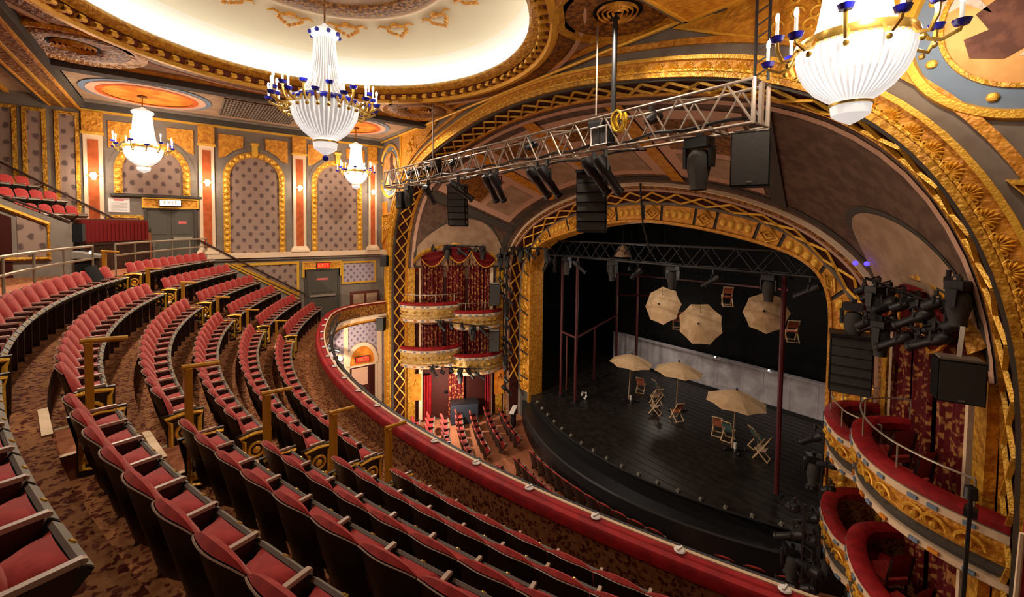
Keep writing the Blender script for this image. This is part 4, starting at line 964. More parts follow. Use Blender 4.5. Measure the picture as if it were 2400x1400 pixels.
# upper tier behind the cross aisle, at the left wall
UA = (-5.45, -5.95, -6.5); UZ = (.52, .96, 1.38)
mb = MB(); xs = np.linspace(-10.5, -7.62, 10); seq = [[(x, CROSS_A-.02+.028*x*x, CROSS_Z) for x in xs], [(x, CROSS_A-.02+.028*x*x, -.4) for x in xs]]
for k in range(3): seq += [[(x, UA[k]+.55+.028*x*x-.02 if k else CROSS_A-.02+.028*x*x, UZ[k]-.85) for x in xs], [(x, UA[k]-.08+.028*x*x, UZ[k]-.85) for x in xs]]
seq.append([(x, UA[2]-.8+.028*x*x, UZ[2]-.4) for x in xs])
struct('upper_tier_floor', mb.loft(seq), carpet_p, label='stepped upper tier floor by the left wall', cat='floor')
for k in range(3):
    n = (5, 5, 4)[k]
    for i in range(n):
        x = -9.75+i*.42+(0, -.05, .0)[k]; y = UA[k]+.028*x*x
        dup(seat0, TR((x, y, UZ[k]-.85), math.atan(.056*x)) @ Matrix.Diagonal((.84, 1, 1, 1)), 'dark red seat in upper tier by the left wall, %s row up, %s from wall' % (NTH[k], NTH[i]), 'upper tier seats')
# orchestra seats
os0 = thing('orchestra_seat', 'crimson orchestra seat', 'seat'); seat_parts(os0, .47, 1)
a, b = arm_parts(-.25); obj('armrest', a, armd, os0); obj('seat_standard', b, armd, os0)
OA = [10.28+.0, 9.5, 8.72, 7.95, 7.2, 6.45, 5.7]
for r, a0 in enumerate(OA):
    for nm, x0, x1, k in (('left', -8.8, -3.95, .038), ('middle', -2.75, 3.15, .042), ('right', 4.25, 6.2, .045)):
        if (nm == 'middle' and r > 3) or (nm == 'right' and r > 2): continue
        n = int((x1-x0)/.5); c = 0
        for i in range(n-1, -1, -1):
            x = x0+(i+.5)*(x1-x0)/n; y = a0+k*x*x
            if y > 8 and abs(x) > 9.4-(y+.5-8.45)*.453-.75: continue
            if nm == 'left' and y > 12.0: continue
            lab = 'crimson orchestra seat, %s row from stage, %s section, %s from its %s end' % (NTH[r], nm, NTH[c], 'right'); c += 1
            dup(os0, TR((x, y, ZOR), math.atan(2*k*x)), lab, 'orchestra seats, %s row, %s section' % (NTH[r], nm))
for t_ in (seat0, os0):
    for ch in list(t_.children_recursive): bpy.data.objects.remove(ch)
    bpy.data.objects.remove(t_)
# dark coat on a seat of the rear row
o = obj('coat', MB().loft([[(-4.0, -1.46, -1.3), (-3.9, -1.35, -1.5), (-3.5, -1.45, -1.5), (-3.4, -1.6, -1.32)], [(-4.02, -1.62, -1.0), (-3.95, -1.58, -.98), (-3.55, -1.68, -.98), (-3.42, -1.72, -1.0)], [(-4.0, -1.80, -1.35), (-3.9, -1.84, -1.4), (-3.5, -1.9, -1.4), (-3.4, -1.88, -1.35)]]), black_m, None, True)
tag(o, 'dark coat draped over a rear row seat back near the far aisle', 'coat')
# ---------------------------------------------------------------- yellow aisle posts
def aisle_post(x, y, zb, zt, label):
    t = thing('aisle_post', label, 'handrail', (x, y, zb), 'ochre aisle posts')
    rz = math.atan(2*KX*x); M = Matrix.Rotation(rz, 3, 'Z')
    obj('post', MB().box((x, y, (zb+zt)/2), (.115, .06, zt-zb-.02), M), rail_y, t)
    f = Vector((-math.sin(rz), math.cos(rz), 0)); p = Vector((x, y, zt))
    obj('hand_bar', MB().tube([p-f*.06+Vector((0, 0, .01)), p+f*.30-Vector((0, 0, .02))], .028, 8), rail_y, t, True)
    obj('foot_plate', MB().box((x, y, zb+.012), (.14, .12, .024), M), brass, t)
for k, (y, zt) in enumerate(((-.77, -1.2), (.03, -1.62), (.8, -2.1), (1.59, -2.55), (2.37, -2.98))):
    x = AISLE[1]-.05; aisle_post(x, y, FLZ[k+1], zt, 'tall ochre aisle post in the near aisle, %s from the front rail' % NTH[4-k])
for k, zt in enumerate((-.72, -1.2, -1.62, -2.1, -2.55, -2.98)):
    x = AISLE[0]+.02; y = (rowy(k-1, x)+.58) if k else rowy(0, x)-.25
    aisle_post(x, y, FLZ[k] if k else CROSS_Z, zt, 'slender ochre aisle post in the far aisle, %s from the front rail' % NTH[5-k])
# ---------------------------------------------------------------- steel railing along the cross aisle
def railing(label, x0, x1, n, zt, zl):
    xs = np.linspace(x0, x1, 22); pt = lambda x, z: (x, ROWA[0]-.26+KX*x*x, z)
    t = thing('steel_railing', label, 'railing', pt((x0+x1)/2, CROSS_Z))
    for z in (zt, zl): obj('rail', MB().tube([pt(x, z) for x in xs], .028, 6), steel, t, True)
    for x in np.linspace(x0, x1, n): obj('post', MB().tube([pt(x, CROSS_Z), pt(x, zt)], .022, 6), steel, t)
railing('curved steel railing behind the middle block of seats', -4.55, 3.3, 7, -.56, -.86)
railing('steel railing before the double grey door', -10.4, -5.62, 6, -.56, -.86)
# ---------------------------------------------------------------- upper tier side wall, counter and curtain
uw = struct('upper_tier_side_wall', MB().prism([(-7.6, -2.45, CROSS_Z), (-7.6, -2.45, -.02), (-7.6, -2.75, .08), (-7.6, -5.6, 1.62), (-7.6, -5.6, CROSS_Z)], (.14, 0, 0)), grey, label='grey side wall of the upper tier', cat='wall')
obj('wall_cap', MB().bar((-7.52, -2.5, .03), (-7.52, -5.6, 1.67), .2, .05), wood, uw)
X_ = -7.45
obj('wallpaper_panel', MB().prism([(X_, -2.98, -.95), (X_, -2.98, -.1), (X_, -3.5, .17), (X_, -3.5, -.95)], (.015, 0, 0)), wallp, uw)
obj('panel_frame', MB().tube([(X_+.02, -3.9, -1.0), (X_+.02, -2.92, -1.0), (X_+.02, -2.92, -.05), (X_+.02, -5.0, 1.05)], .06, 4), gold, uw)
obj('dark_doorway', MB().prism([(X_, -3.6, CROSS_Z), (X_, -3.6, .12), (X_, -5.0, .85), (X_, -5.0, CROSS_Z)], (.02, 0, 0)), darkred, uw)
cf = lambda x, d: CROSS_A+.028*x*x+d
t = thing('sound_counter', 'dark wooden counter under the red curtain at the rear aisle', 'counter', (-8.8, cf(-8.8, .1), CROSS_Z))
xs = np.linspace(-10.2, -7.45, 12)
obj('counter_front', MB().loft([[(x, cf(x, .12), CROSS_Z) for x in xs], [(x, cf(x, .12), -.62) for x in xs], [(x, cf(x, -.02), -.62) for x in xs]]), wood, t)
obj('counter_top', MB().loft([[(x, cf(x, .22), -.66) for x in xs], [(x, cf(x, .22), -.61) for x in xs], [(x, cf(x, -.02), -.61) for x in xs]]), armd, t)
n = 144
o = obj('rail_curtain', MB().grid(lambda a, b: (lambda x: (x, cf(x, .08)+.055*math.cos(a*107), -.58+(.66+.0)*b))(-10.12+2.66*a), n, 2), velvet_d, None, True); tag(o, 'gathered red curtain hanging from the upper tier rail', 'curtain')
o = obj('curtain_rail', MB().tube([(x, cf(x, .02), .10) for x in xs], .03, 6), wood_r, None, True); tag(o, 'dark rail above the gathered red curtain', 'rail')
t = thing('loudspeaker', 'small black speaker on the upper tier corner beside the red curtain', 'loudspeaker', (-7.3, -2.2, -.5))
obj('cabinet', MB().box((-7.05, -2.28, -.28), (.42, .2, .52)), black_m, t); obj('speaker_grille', MB().box((-7.05, -2.17, -.28), (.38, .02, .48)), grille_m, t); obj('bracket', MB().box((-7.05, -2.3, -1.0), (.12, .12, .95)), black, t)
t = thing('mixing_desk', 'grey sound desk with a small white lamp on the rear aisle counter', 'sound desk', (-6.9, -2.3, -.7))
obj('desk_body', MB().prism([(-6.8, -2.3, -.95), (-6.8, -1.75, -.95), (-6.8, -1.75, -.88), (-6.8, -2.3, -.76)], (.7, 0, 0)), strip_m, t); obj('desk_stand', MB().box((-6.45, -2.05, -1.22), (.6, .4, .54)), black_m, t)
obj('desk_lamp', MB().ball((-6.3, -1.95, -.80), .05, 8, 5), white_sign, t); obj('desk_screen', MB().box((-6.95, -2.2, -.70), (.3, .04, .16)), black, t)
# wall hand rails
for lab, p, q in (('dark handrail climbing the left wall beside the upper seats', WL(-4.9, 2.18, .2), WL(-1.0, -.42, .2)), ('dark handrail sloping down the left wall to the lower grey door', WL(.36, -.52, .2), WL(4.19, -3.0, .2))):
    t = thing('wall_handrail', lab, 'handrail', p); obj('rail', MB().tube([p, q], .035, 6), wood, t, True)
    for k in range(4):
        f = .08+.28*k; a = Vector(p)*(1-f)+Vector(q)*f; obj('bracket', MB().tube([a, (-XW, a.y, a.z-.06)], .014, 5), black, t)
# sloping gilt line of the lower panel zone
obj('raking_moulding', MB().bar(WL(1.35, -1.55, .04), WL(4.0, -3.22, .04), .05, .06), gold_b, wall_left)
# ================================================================ signs
def text(name, s, size, M, m, parent, depth=.006):
    cu = bpy.data.curves.new(name, 'FONT'); cu.body = s; cu.size = size; cu.extrude = depth; cu.align_x = 'CENTER'; cu.align_y = 'CENTER'
    to = bpy.data.objects.new(name, cu); COL.objects.link(to); dg = bpy.context.evaluated_depsgraph_get()
    me = bpy.data.meshes.new_from_object(to.evaluated_get(dg)); bpy.data.objects.remove(to); me.name = name
    me.materials.clear(); me.materials.append(m)
    o = bpy.data.objects.new(name, me); COL.objects.link(o); o.parent = parent
    b = base_of(parent); o.matrix_local = Matrix.Translation(-Vector(b)) @ M; return o
RWALL = Matrix(((0, 0, 1), (1, 0, 0), (0, 1, 0))).to_4x4()     # text plane facing +X: x->+Y, y->+Z
def wall_sign(label, y0, y1, z0, z1, face, letters, size, d=.07, s='EXIT'):
    t = thing('exit_sign', label, 'sign', WL((y0+y1)/2, (z0+z1)/2, d))
    obj('sign_box', MB().b(-XW+d, -XW+d+.08, y0-.02, y1+.02, z0-.02, z1+.02), black, t)
    obj('sign_face', MB().b(-XW+d+.08, -XW+d+.09, y0, y1, z0, z1), face, t)
    text('sign_letters', s, size, Matrix.Translation(WL((y0+y1)/2, (z0+z1)/2, d+.095)) @ RWALL, letters, t)
wall_sign('white lit sign over the double grey door', -.62, -.02, .66, .86, white_sign, gold_b, .2, .08)
wall_sign('red EXIT sign over the single grey door', 4.70, 5.22, -1.9, -1.68, red_sign, red_sign2, .22, .08)
wall_sign('red EXIT sign in the arched doorway at orchestra level', 6.38, 6.98, -6.45, -6.22, red_sign, red_sign2, .22, .08)
t = thing('notice_board', 'pale notice board with a pink heading on the left wall', 'sign', WL(-1.72, .62))
obj('board', MB().b(-XW, -XW+.03, -2.0, -1.45, .38, .88), white_p, t); obj('heading', MB().b(-XW+.03, -XW+.034, -1.86, -1.6, .78, .83), pink_p, t); obj('heading_band', MB().b(-XW+.03, -XW+.032, -1.98, -1.47, .835, .87), mat('pale_pink', '#d8a49c', .6), t)
for k in range(7): obj('text_line', MB().b(-XW+.03, -XW+.032, -1.93, -1.52, .70-k*.042, .708-k*.042), strip_m, t)

# ================================================================ lighting truss
TY, TZ0, TZ1 = 6.65, 1.52, 2.14
def truss(label, x0, x1, y, z0, z1, dep, m, n, r=.026, cat='truss'):
    t = thing('lighting_truss', label, cat, ((x0+x1)/2, y, z0))
    for yy in (y-dep, y+dep):
        for z in (z0, z1): obj('chord', MB().tube([(x0, yy, z), (x1, yy, z)], r, 8), m, t, True)
    L = (x1-x0)/n
    for i in range(n):
        a = x0+i*L; b = a+L; mid = (a+b)/2
        for yy in (y-dep, y+dep): obj('brace', MB().tube([(a, yy, z0), (mid, yy, z1)], r*.7, 6).tube([(mid, yy, z1), (b, yy, z0)], r*.7, 6), m, t)
        if i % 2 == 0:
            for z in (z0, z1): obj('cross_brace', MB().tube([(a, y-dep, z), (b, y+dep, z)], r*.6, 5), m, t)
    for x in (x0, x1):
        obj('end_frame', MB().tube([(x, y-dep, z0), (x, y+dep, z0), (x, y+dep, z1), (x, y-dep, z1)], r*1.2, 6, True).box((x, y, (z0+z1)/2), (.05, .08, z1-z0)), m, t)
    return t
T1 = truss('long pale metal lighting truss hung before the arch', -6.9, 7.0, TY, TZ0, TZ1, .24, alu, 18)
for x in np.linspace(-6.2, 6.4, 9): obj('coupler', MB().box((x, TY, TZ0), (.06, .6, .05)), alu, T1)
obj('cable_run', MB().tube([(x, TY-.2+.06*math.sin(x*3), TZ0+.09+.03*math.sin(x*5)) for x in np.linspace(-6.8, 6.9, 60)], .03, 5), black, T1, True)
obj('power_cable', MB().tube([(x, TY+.15+.05*math.sin(x*2.3), TZ0-.05-.03*math.sin(x*4)) for x in np.linspace(-6.5, 5, 50)], .022, 5), black, T1, True)
t = thing('cable_ladder', 'black ladder truss hanging from the ceiling at the right end of the long truss', 'ladder', (7.0, TY, TZ1))
for x in (6.9, 7.08): obj('stile', MB().tube([(x, TY, TZ1), (x, TY, CEIL)], .022, 6), black, t)
for k in range(11): obj('rung', MB().tube([(6.9, TY, TZ1+.1+k*.18), (7.08, TY, TZ1+.17+k*.18)], .012, 5), black, t)
t = thing('hanging_pole', 'thick black pole from the ceiling to the middle of the truss', 'pole', (4.32, TY, TZ1)); obj('pole', MB().tube([(4.32, TY, TZ1-.1), (4.32, TY, CEIL)], .05, 10), black, t, True); obj('collar', MB().tube([(4.32, TY, CEIL-.1), (4.32, TY, CEIL)], .09, 10), black, t)
for k, x in enumerate((3.88, -3.2)):
    t = thing('hanging_chain', 'thin steel chain holding the truss, %s' % ('beside the thick black pole' if k == 0 else 'over its far half'), 'chain', (x, TY, TZ1)); obj('chain', MB().tube([(x, TY, TZ1), (x, TY, CEIL)], .018, 5), alu, t); obj('hook', MB().ball((x, TY, TZ1+.06), .05, 6, 4), black, t)
    t = thing('chain_motor', 'black chain motor on the truss %s' % ('beside the thick pole' if k == 0 else 'in its far half'), 'motor', (x, TY+.1, TZ1-.3)); obj('motor_body', MB().box((x, TY+.1, TZ1-.02), (.34, .26, .28)).tube([(x-.22, TY+.1, TZ1+.0), (x+.22, TY+.1, TZ1)], .11, 8), black, t); obj('chain_bag', MB().lathe([(.02, TZ1-.5), (.12, TZ1-.45), (.13, TZ1-.2)], (x+.25, TY+.1, 0), 8), black_m, t)
o = obj('cable_coil', MB().tube([(4.62+.12*math.cos(a)*(1+.1*math.sin(3*a)), TY-.3+.012*a, 1.98+.19*math.sin(a)) for a in np.linspace(0, 17, 60)], .022, 5), cable_y, None, True); tag(o, 'coil of yellow cable hanging on the truss', 'cable')
t = thing('colour_frame', 'white square frame on the front of the truss beside the yellow cable', 'frame', (4.2, TY-.3, 1.6))
obj('frame', MB().tube([(4.02, TY-.29, 1.60), (4.40, TY-.29, 1.60), (4.40, TY-.29, 1.94), (4.02, TY-.29, 1.94)], .022, 4, True), white_p, t); obj('frame_panel', MB().b(4.04, 4.38, TY-.285, TY-.275, 1.62, 1.92), grille_m, t); obj('frame_bar', MB().b(4.20, 4.22, TY-.30, TY-.285, 1.6, 1.94), black, t)

# ---------------------------------------------------------------- lamps and loudspeakers
def mk_spot():       # profile spotlight, clamp at origin, barrel along local -Z from a yoke .18 below
    t = thing('spotlight', 'black profile spotlight', 'spotlight')
    obj('clamp', MB().box((0, 0, .0), (.07, .05, .12)).tube([(0, 0, -.05), (0, 0, -.12)], .018, 6), black, t)
    obj('yoke', MB().bar((-.13, 0, -.12), (.13, 0, -.12), .03, .012).bar((-.13, 0, -.12), (-.13, 0, -.30), .03, .012, (1, 0, 0)).bar((.13, 0, -.12), (.13, 0, -.30), .03, .012, (1, 0, 0)), black, t)
    b = obj('barrel', MB().lathe([(.02, .30), (.09, .28), (.115, .2), (.115, .0), (.08, -.06), (.075, -.40), (.09, -.41), (.09, -.47), (.06, -.46)], (0, 0, -.30), 12), black, t, True)
    obj('lens', MB().lathe([(.07, -.455), (.01, -.44)], (0, 0, -.30), 12), grille_m, b)
    return t
def mk_head():
    t = thing('moving_light', 'black moving-head light', 'spotlight')
    obj('base', MB().box((0, 0, -.1), (.36, .26, .16)).box((0, 0, .0), (.08, .06, .12)), black, t)
    for x in (-.23, .18): obj('yoke_arm', MB().prism([(x, -.08, -.16), (x, .08, -.16), (x, .06, -.48), (x, -.06, -.48)], (.05, 0, 0)), black, t)
    b = obj('head', MB().lathe([(.02, -.18), (.12, -.2), (.165, -.3), (.17, -.48), (.12, -.72), (.125, -.80), (.10, -.80)], (0, 0, -.02), 14), grille_m, t, True)
    obj('lens', MB().lathe([(.11, -.79), (.01, -.76)], (0, 0, -.02), 12), black, b)
    return t
def mk_par():
    t = thing('par_light', 'small black lamp', 'spotlight')
    obj('yoke', MB().bar((-.11, 0, -.05), (.11, 0, -.05), .03, .012).bar((-.11, 0, -.05), (-.11, 0, -.2), .03, .012, (1, 0, 0)).bar((.11, 0, -.05), (.11, 0, -.2), .03, .012, (1, 0, 0)).box((0, 0, 0), (.06, .05, .1)), black, t)
    obj('can', MB().lathe([(.02, .12), (.08, .1), (.10, .0), (.10, -.2), (.08, -.19)], (0, 0, -.2), 10), black, t, True)
    return t
spot0, head0, par0 = mk_spot(), mk_head(), mk_par()
def place(tmpl, p, d, label, grp=None, s=1.0):
    # yoke hangs from p; barrel leans towards d
    dv = Vector(d).normalized(); tilt = dv.angle(Vector((0, 0, -1))); az = math.atan2(dv.y, dv.x)
    M = Matrix.Translation(p) @ Matrix.Rotation(az-PI/2, 4, 'Z') @ Matrix.Scale(s, 4)
    r = tmpl.copy(); COL.objects.link(r); r.matrix_world = M; r['label'] = label
    if grp: r['group'] = grp
    for ch in tmpl.children:
        c = ch.copy(); COL.objects.link(c); c.parent = r
        if ch.name.split('.')[0] in ('barrel', 'can'): 
            pv = Vector((0, 0, -.30 if 'barrel' in ch.name else -.2)); c.matrix_local = Matrix.Translation(pv) @ Matrix.Rotation(tilt, 4, 'X') @ Matrix.Translation(-pv)
        for g in ch.children: e = g.copy(); COL.objects.link(e); e.parent = c
    return r
ST = (0, .8, -.6)
for k, (x, d, nm) in enumerate(((-3.05, (-.5, .7, -.6), 'left of the far line array'), (-1.1, (.5, .6, -.6), 'right of the far line array'), (.48, (-.2, .6, -.8), 'left of the pair between line arrays'), (.80, (-.2, .6, -.8), 'right of the pair between line arrays'), (2.35, (.1, .7, -.8), 'left of the pair beside large line array'), (2.7, (.1, .7, -.8), 'right of the pair beside large line array'), (4.05, (.3, .5, -.8), 'nearer pair, left one'), (4.35, (.3, .5, -.8), 'nearer pair, right one'))):
    place(spot0, (x, TY-.24, TZ0-.096), d, 'black profile spotlight under the truss, %s' % nm, 'truss spotlights', 1.1)
for k, (x, z) in enumerate(((1.5, .0), (-2.3, .0), (-4.2, .0), (5.0, 0.0), (-5.6, 0))): place(par0, (x, TY+.24, TZ1+.08), (.2, .5, .3), 'small black lamp on top of the truss, %s from its near end' % NTH[[1, 2, 3, 0, 4][k]], 'truss top lamps')
place(head0, (6.08, TY, TZ0-.02), (0, .1, -1), 'large black moving-head light under the near end of the truss', None, 1.05)
place(head0, (-5.1, TY, TZ0-.02), (0, .1, -1), 'moving-head light at the far end of the truss', None, .95)
def speaker(label, c, size, rz, hang=None, tilt=0):
    w_, d_, h_ = size; M = Matrix.Rotation(rz, 3, 'Z') @ Matrix.Rotation(tilt, 3, 'X'); f = M @ Vector((0, -d_/2-.006, 0))
    t = thing('loudspeaker', label, 'loudspeaker', c)
    obj('cabinet', MB().box(c, size, M), black_m, t); obj('speaker_grille', MB().box(Vector(c)+f, (w_*.94, .012, h_*.95), M), grille_m, t)
    obj('badge', MB().box(Vector(c)+f*1.12+M @ Vector((0, 0, -h_*.42)), (.06, .01, .02), M), strip_m, t)
    if hang: obj('bracket', MB().bar((c[0], c[1], c[2]+h_/2-.02), hang, .05, .03).box((c[0], c[1], c[2]+h_/2+.02), (w_*.9, d_*.8, .03), M), alu, t)
    return t
speaker('big black loudspeaker hung under the near end of the truss', (6.88, TY, 1.02), (.50, .36, .78), .35, (6.88, TY-.24, TZ0-.02))
speaker('small black loudspeaker at the far end of the truss', (-5.75, TY, .98), (.34, .3, .62), .3, (-5.75, TY-.24, TZ0-.02))
def line_array(label, c, w_, n, h_, rz, hang=None):
    t = thing('line_array', label, 'loudspeaker', c)
    for k in range(n):
        a = -.02*k; M = Matrix.Rotation(rz, 3, 'Z') @ Matrix.Rotation(a*1.2, 3, 'X')
        off = Matrix.Rotation(rz, 3, 'Z') @ Vector((0, .012*k*k*.35, -h_*(k+.5)))
        p = Vector(c)+off; bx = obj('speaker_module', MB().box(p, (w_, w_*.62, h_*.96), M), black_m, t)
        obj('module_grille', MB().box(p+M @ Vector((0, -w_*.31-.006, 0)), (w_*.93, .012, h_*.9), M), grille_m, bx)
        obj('rigging_plate', MB().box(p+M @ Vector((w_*.5+.006, -.06, 0)), (.012, .07, h_*.6), M), alu, bx)
    obj('bumper', MB().box((c[0], c[1], c[2]+.04), (w_*1.05, w_*.8, .06), Matrix.Rotation(rz, 3, 'Z')), black, t)
    if hang: obj('hanging_strap', MB().bar((c[0], c[1], c[2]+.04), hang, .05, .03), black, t)
line_array('large black line-array loudspeaker hanging below the middle of the truss', (3.72, TY+.1, 1.12), .60, 6, .20, .62, (3.72, TY+.1, TZ0))
line_array('far black line-array loudspeaker hanging below the truss', (-1.75, TY+.1, 1.22), .56, 6, .20, .75, (-1.75, TY+.1, TZ0))
line_array('black line-array loudspeaker beside the right upper box', (7.05, 11.3, -2.25), .72, 6, .21, .3, (7.3, 12.2, -1.9))
speaker('black loudspeaker hung before the right box curtains', (8.95, 8.2, -1.98), (.46, .32, .55), .35, (8.95, 8.45, -1.3))
speaker('tall black loudspeaker on the upper left box nearest the stage', (-6.95, 11.9, -3.25), (.5, .4, 1.05), .9, (-7.3, 12.3, -2.6))
speaker('tall black loudspeaker on the lower left box nearest the stage', (-6.95, 11.9, -5.5), (.5, .4, 1.0), .9, (-7.3, 12.3, -4.9))
speaker('black loudspeaker on the wall corner under the mezzanine rail', (-9.75, 7.35, -4.62), (.34, .3, .6), .8, (-10.5, 7.4, -4.4))
speaker('small black loudspeaker high on the left arch column', (-9.2, 7.3, -1.6), (.3, .26, .5), .8, (-9.5, 7.6, -1.4))
# booms and bars crowded with lamps
def boom(label, p, q, n, dirs, kind='cluster', s=.78, spread=.22):
    t = thing('lamp_boom', label, 'lighting rig', p); obj('pipe', MB().tube([p, q], .03, 6), black, t, True)
    P, Q = Vector(p), Vector(q); L = Q-P; sd = L.cross(Vector((0, 0, 1))); sd = sd.normalized() if sd.length > .1 else Vector((.77, -.64, 0))
    for i in range(3): obj('clamp', MB().box(P+L*(.15+.35*i), (.09, .09, .09)), black, t)
    for i in range(n):
        f = (i+.5)/n; c = P+L*f+sd*(spread*(1 if i % 2 else -1)*.75)
        d = dirs[i % len(dirs)]; tm = (spot0, par0, spot0, par0, head0)[(i*3) % 5] if kind == 'cluster' else spot0
        obj('side_arm', MB().tube([P+L*f, c+Vector((0, 0, .062*s+.018))], .016, 5), black, t)
        place(tm, c, d, 'black stage lamp, %s on the %s' % (NTH[i], label), 'lamps on the '+label, s)
boom('boom beside the left proscenium column', (-6.75, 12.45, -8.0), (-6.75, 12.45, -.9), 14, [(.5, .5, -.6), (.7, .3, -.5), (.3, .6, -.7)], s=.9)
boom('bar across the left box arch', (-9.0, 9.1, -.9), (-7.3, 11.6, -.95), 9, [(.7, -.1, -.7), (.8, .3, -.5), (.6, .4, -.5)])
boom('upright boom on the left box pelmet', (-6.95, 12.2, -3.2), (-6.95, 12.2, -1.0), 4, [(.7, .3, -.5)], s=.8)
boom('bar across the right box arch', (7.35, 10.9, -.95), (8.7, 9.0, -1.15), 11, [(-.7, .3, -.5), (-.8, .1, -.5), (-.5, .6, -.4)])
boom('lower bar before the right box arch', (7.45, 10.4, -1.55), (8.6, 9.2, -1.6), 8, [(-.7, .3, -.4), (-.8, .2, -.6)])
boom('right box pelmet boom', (8.75, 8.75, -1.5), (8.75, 8.75, -.55), 4, [(-.8, .3, -.5)], s=.8)
boom('boom beside the right proscenium column', (6.35, 12.3, -8.6), (6.35, 12.3, -4.4), 12, [(-.6, .5, -.4), (-.7, .3, -.6), (-.3, .6, -.5)], s=.95, spread=.4)
boom('low boom beside the right boxes', (6.5, 10.7, -9.4), (6.5, 10.7, -6.0), 13, [(-.6, .5, -.3), (-.7, .1, -.5), (-.4, .6, -.5)], s=1.0, spread=.45)
boom('corner bar at the left top of the proscenium', (-6.9, 12.7, -1.0), (-4.6, 13.1, -.95), 9, [(.5, -.1, -.7), (-.3, .2, -.8), (.6, .3, -.5)], s=.8)
boom('bar under the lower left boxes', (-8.2, 9.0, -6.55), (-6.9, 11.2, -6.75), 6, [(.7, .2, -.6), (.6, .5, -.4)], s=.8)
boom('bar under the upper left boxes', (-7.9, 9.2, -4.35), (-6.6, 11.3, -4.7), 5, [(.7, .2, -.6)], s=.8)
boom('rail end rig by the left wall', (-9.4, 4.9, -5.2), (-9.4, 4.9, -3.9), 5, [(.5, .7, -.3)], s=.9)
place(head0, (7.1, 11.2, -1.5), (0, .2, -1), 'moving-head light above the right line array', None, 1.0)
for k, x in enumerate((-.08, .12)): 
    o = obj('blue_lamp', MB().ball((7.0+x, 11.9, -.72), .055, 8, 5), mat('blue_glow%d' % k, '#3a2cff', .3, emit=4), None, True); tag(o, 'small glowing blue lamp on the right of the vault, %s of the pair' % ('left' if k == 0 else 'right'), 'lamp', 'pair of blue lamps')
# stage truss
T2 = truss('dark lighting truss across the stage opening', -6.2, 6.1, 14.4, -1.32, -.62, .3, black, 11, .035)
for k, x in enumerate((-1.9, .9, 4.2, -4.6)): place(head0, (x, 14.4, -1.36), (0, .2, -1), 'moving-head light under the stage truss, %s from the right' % NTH[[2, 1, 0, 3][k]], 'stage truss lights', 1.05)
for k, (x, d) in enumerate(((-5.6, (-.3, -.2, -.7)), (-5.1, (.3, -.3, -.6)), (-3.6, (.6, .2, -.5)), (-.4, (-.7, .2, -.5)), (2.6, (-.8, .1, -.5)), (5.4, (-.8, .1, -.5)))): place(spot0, (x, 14.1, -1.4), d, 'spotlight under the stage truss, %s from the left' % NTH[k], 'stage truss spotlights')
t = thing('scoop_light', 'pale scoop lamp hanging in the stage opening', 'lamp', (-1.6, 14.9, -1.0)); obj('scoop', MB().lathe([(.1, -.72), (.2, -.8), (.36, -1.2)], (-1.75, 14.9, 0), 16), beige, t, True); obj('hanger', MB().tube([(-1.75, 14.9, -.75), (-1.75, 14.9, .4)], .02, 5), black, t)
t = thing('drop_cable', 'thin dark cable down the middle of the proscenium', 'cable', (.3, 12.9, 0)); obj('cable', MB().tube([(.62, 12.7, 1.6), (.62, 12.9, .2), (.7, 13.2, -.7)], .035, 5), black, t, True)
for k, (p, q, d) in enumerate((((6.2, -.5, 0), 0, 0),)): pass
mk = struct('black_masking', MB().prism([(4.6, 18.6, -2.2), (7.5, 18.6, -2.2), (7.5, 18.6, -7.2), (6.2, 18.6, -6.6)], (0, .05, 0)), black_m, label='black masking cloth at stage right side', cat='masking')
# maroon posts and scaffold
def post(label, x, y, z1, r=.06):
    t = thing('stage_post', label, 'post', (x, y, ZST)); obj('post', MB().tube([(x, y, ZST), (x, y, z1)], r, 8), maroon, t, True); obj('base_plate', MB().box((x, y, ZST+.02), (r*4, r*4, .04)), black, t)
post('tall maroon post at the right front of the stage', 4.55, 14.6, -1.4, .075); post('maroon post at the right side of the stage', 5.75, 15.6, -1.4); post('tall maroon post at the left of the stage, nearer the centre', -4.2, 14.7, -1.5, .07); post('tall maroon post at the left edge of the stage', -5.2, 14.7, -1.5)
post('maroon post before the pale back wall, left', -6.5, 20.6, -2.6, .08); post('maroon post before the pale back wall, second from left', -5.5, 21.2, -2.6, .08)
post('short maroon post on the left of the stage', -5.6, 17.6, -5.4)
for k, (p, q) in enumerate((((-5.2, 14.7, -5.1), (-4.2, 14.7, -5.2)), ((-4.2, 14.7, -5.2), (-6.5, 20.6, -5.2)), ((-6.5, 20.6, -2.7), (2.5, 20.8, -2.6)), ((-6.5, 20.6, -4.0), (-4.0, 20.6, -3.7)))):
    t = thing('stage_beam', 'thin maroon beam over the stage, %s' % ['joining the two left posts', 'running back from the left posts', 'high across the rear', 'low at the left rear'][k], 'beam', p); obj('beam', MB().bar(p, q, .08, .08), maroon, t)
for s_ in (0, 1): 
    t = thing('amber_batten', 'narrow amber-brown batten between the left stage posts, %s' % ('outer one' if s_ == 0 else 'inner one'), 'batten', (-5.0+.55*s_, 14.9, ZST)); obj('batten', MB().bar((-5.0+.55*s_, 14.9, -8.0), (-5.0+.55*s_, 14.9, -5.3), .05, .05), wood_r, t)  # battens in one red-brown wood colour
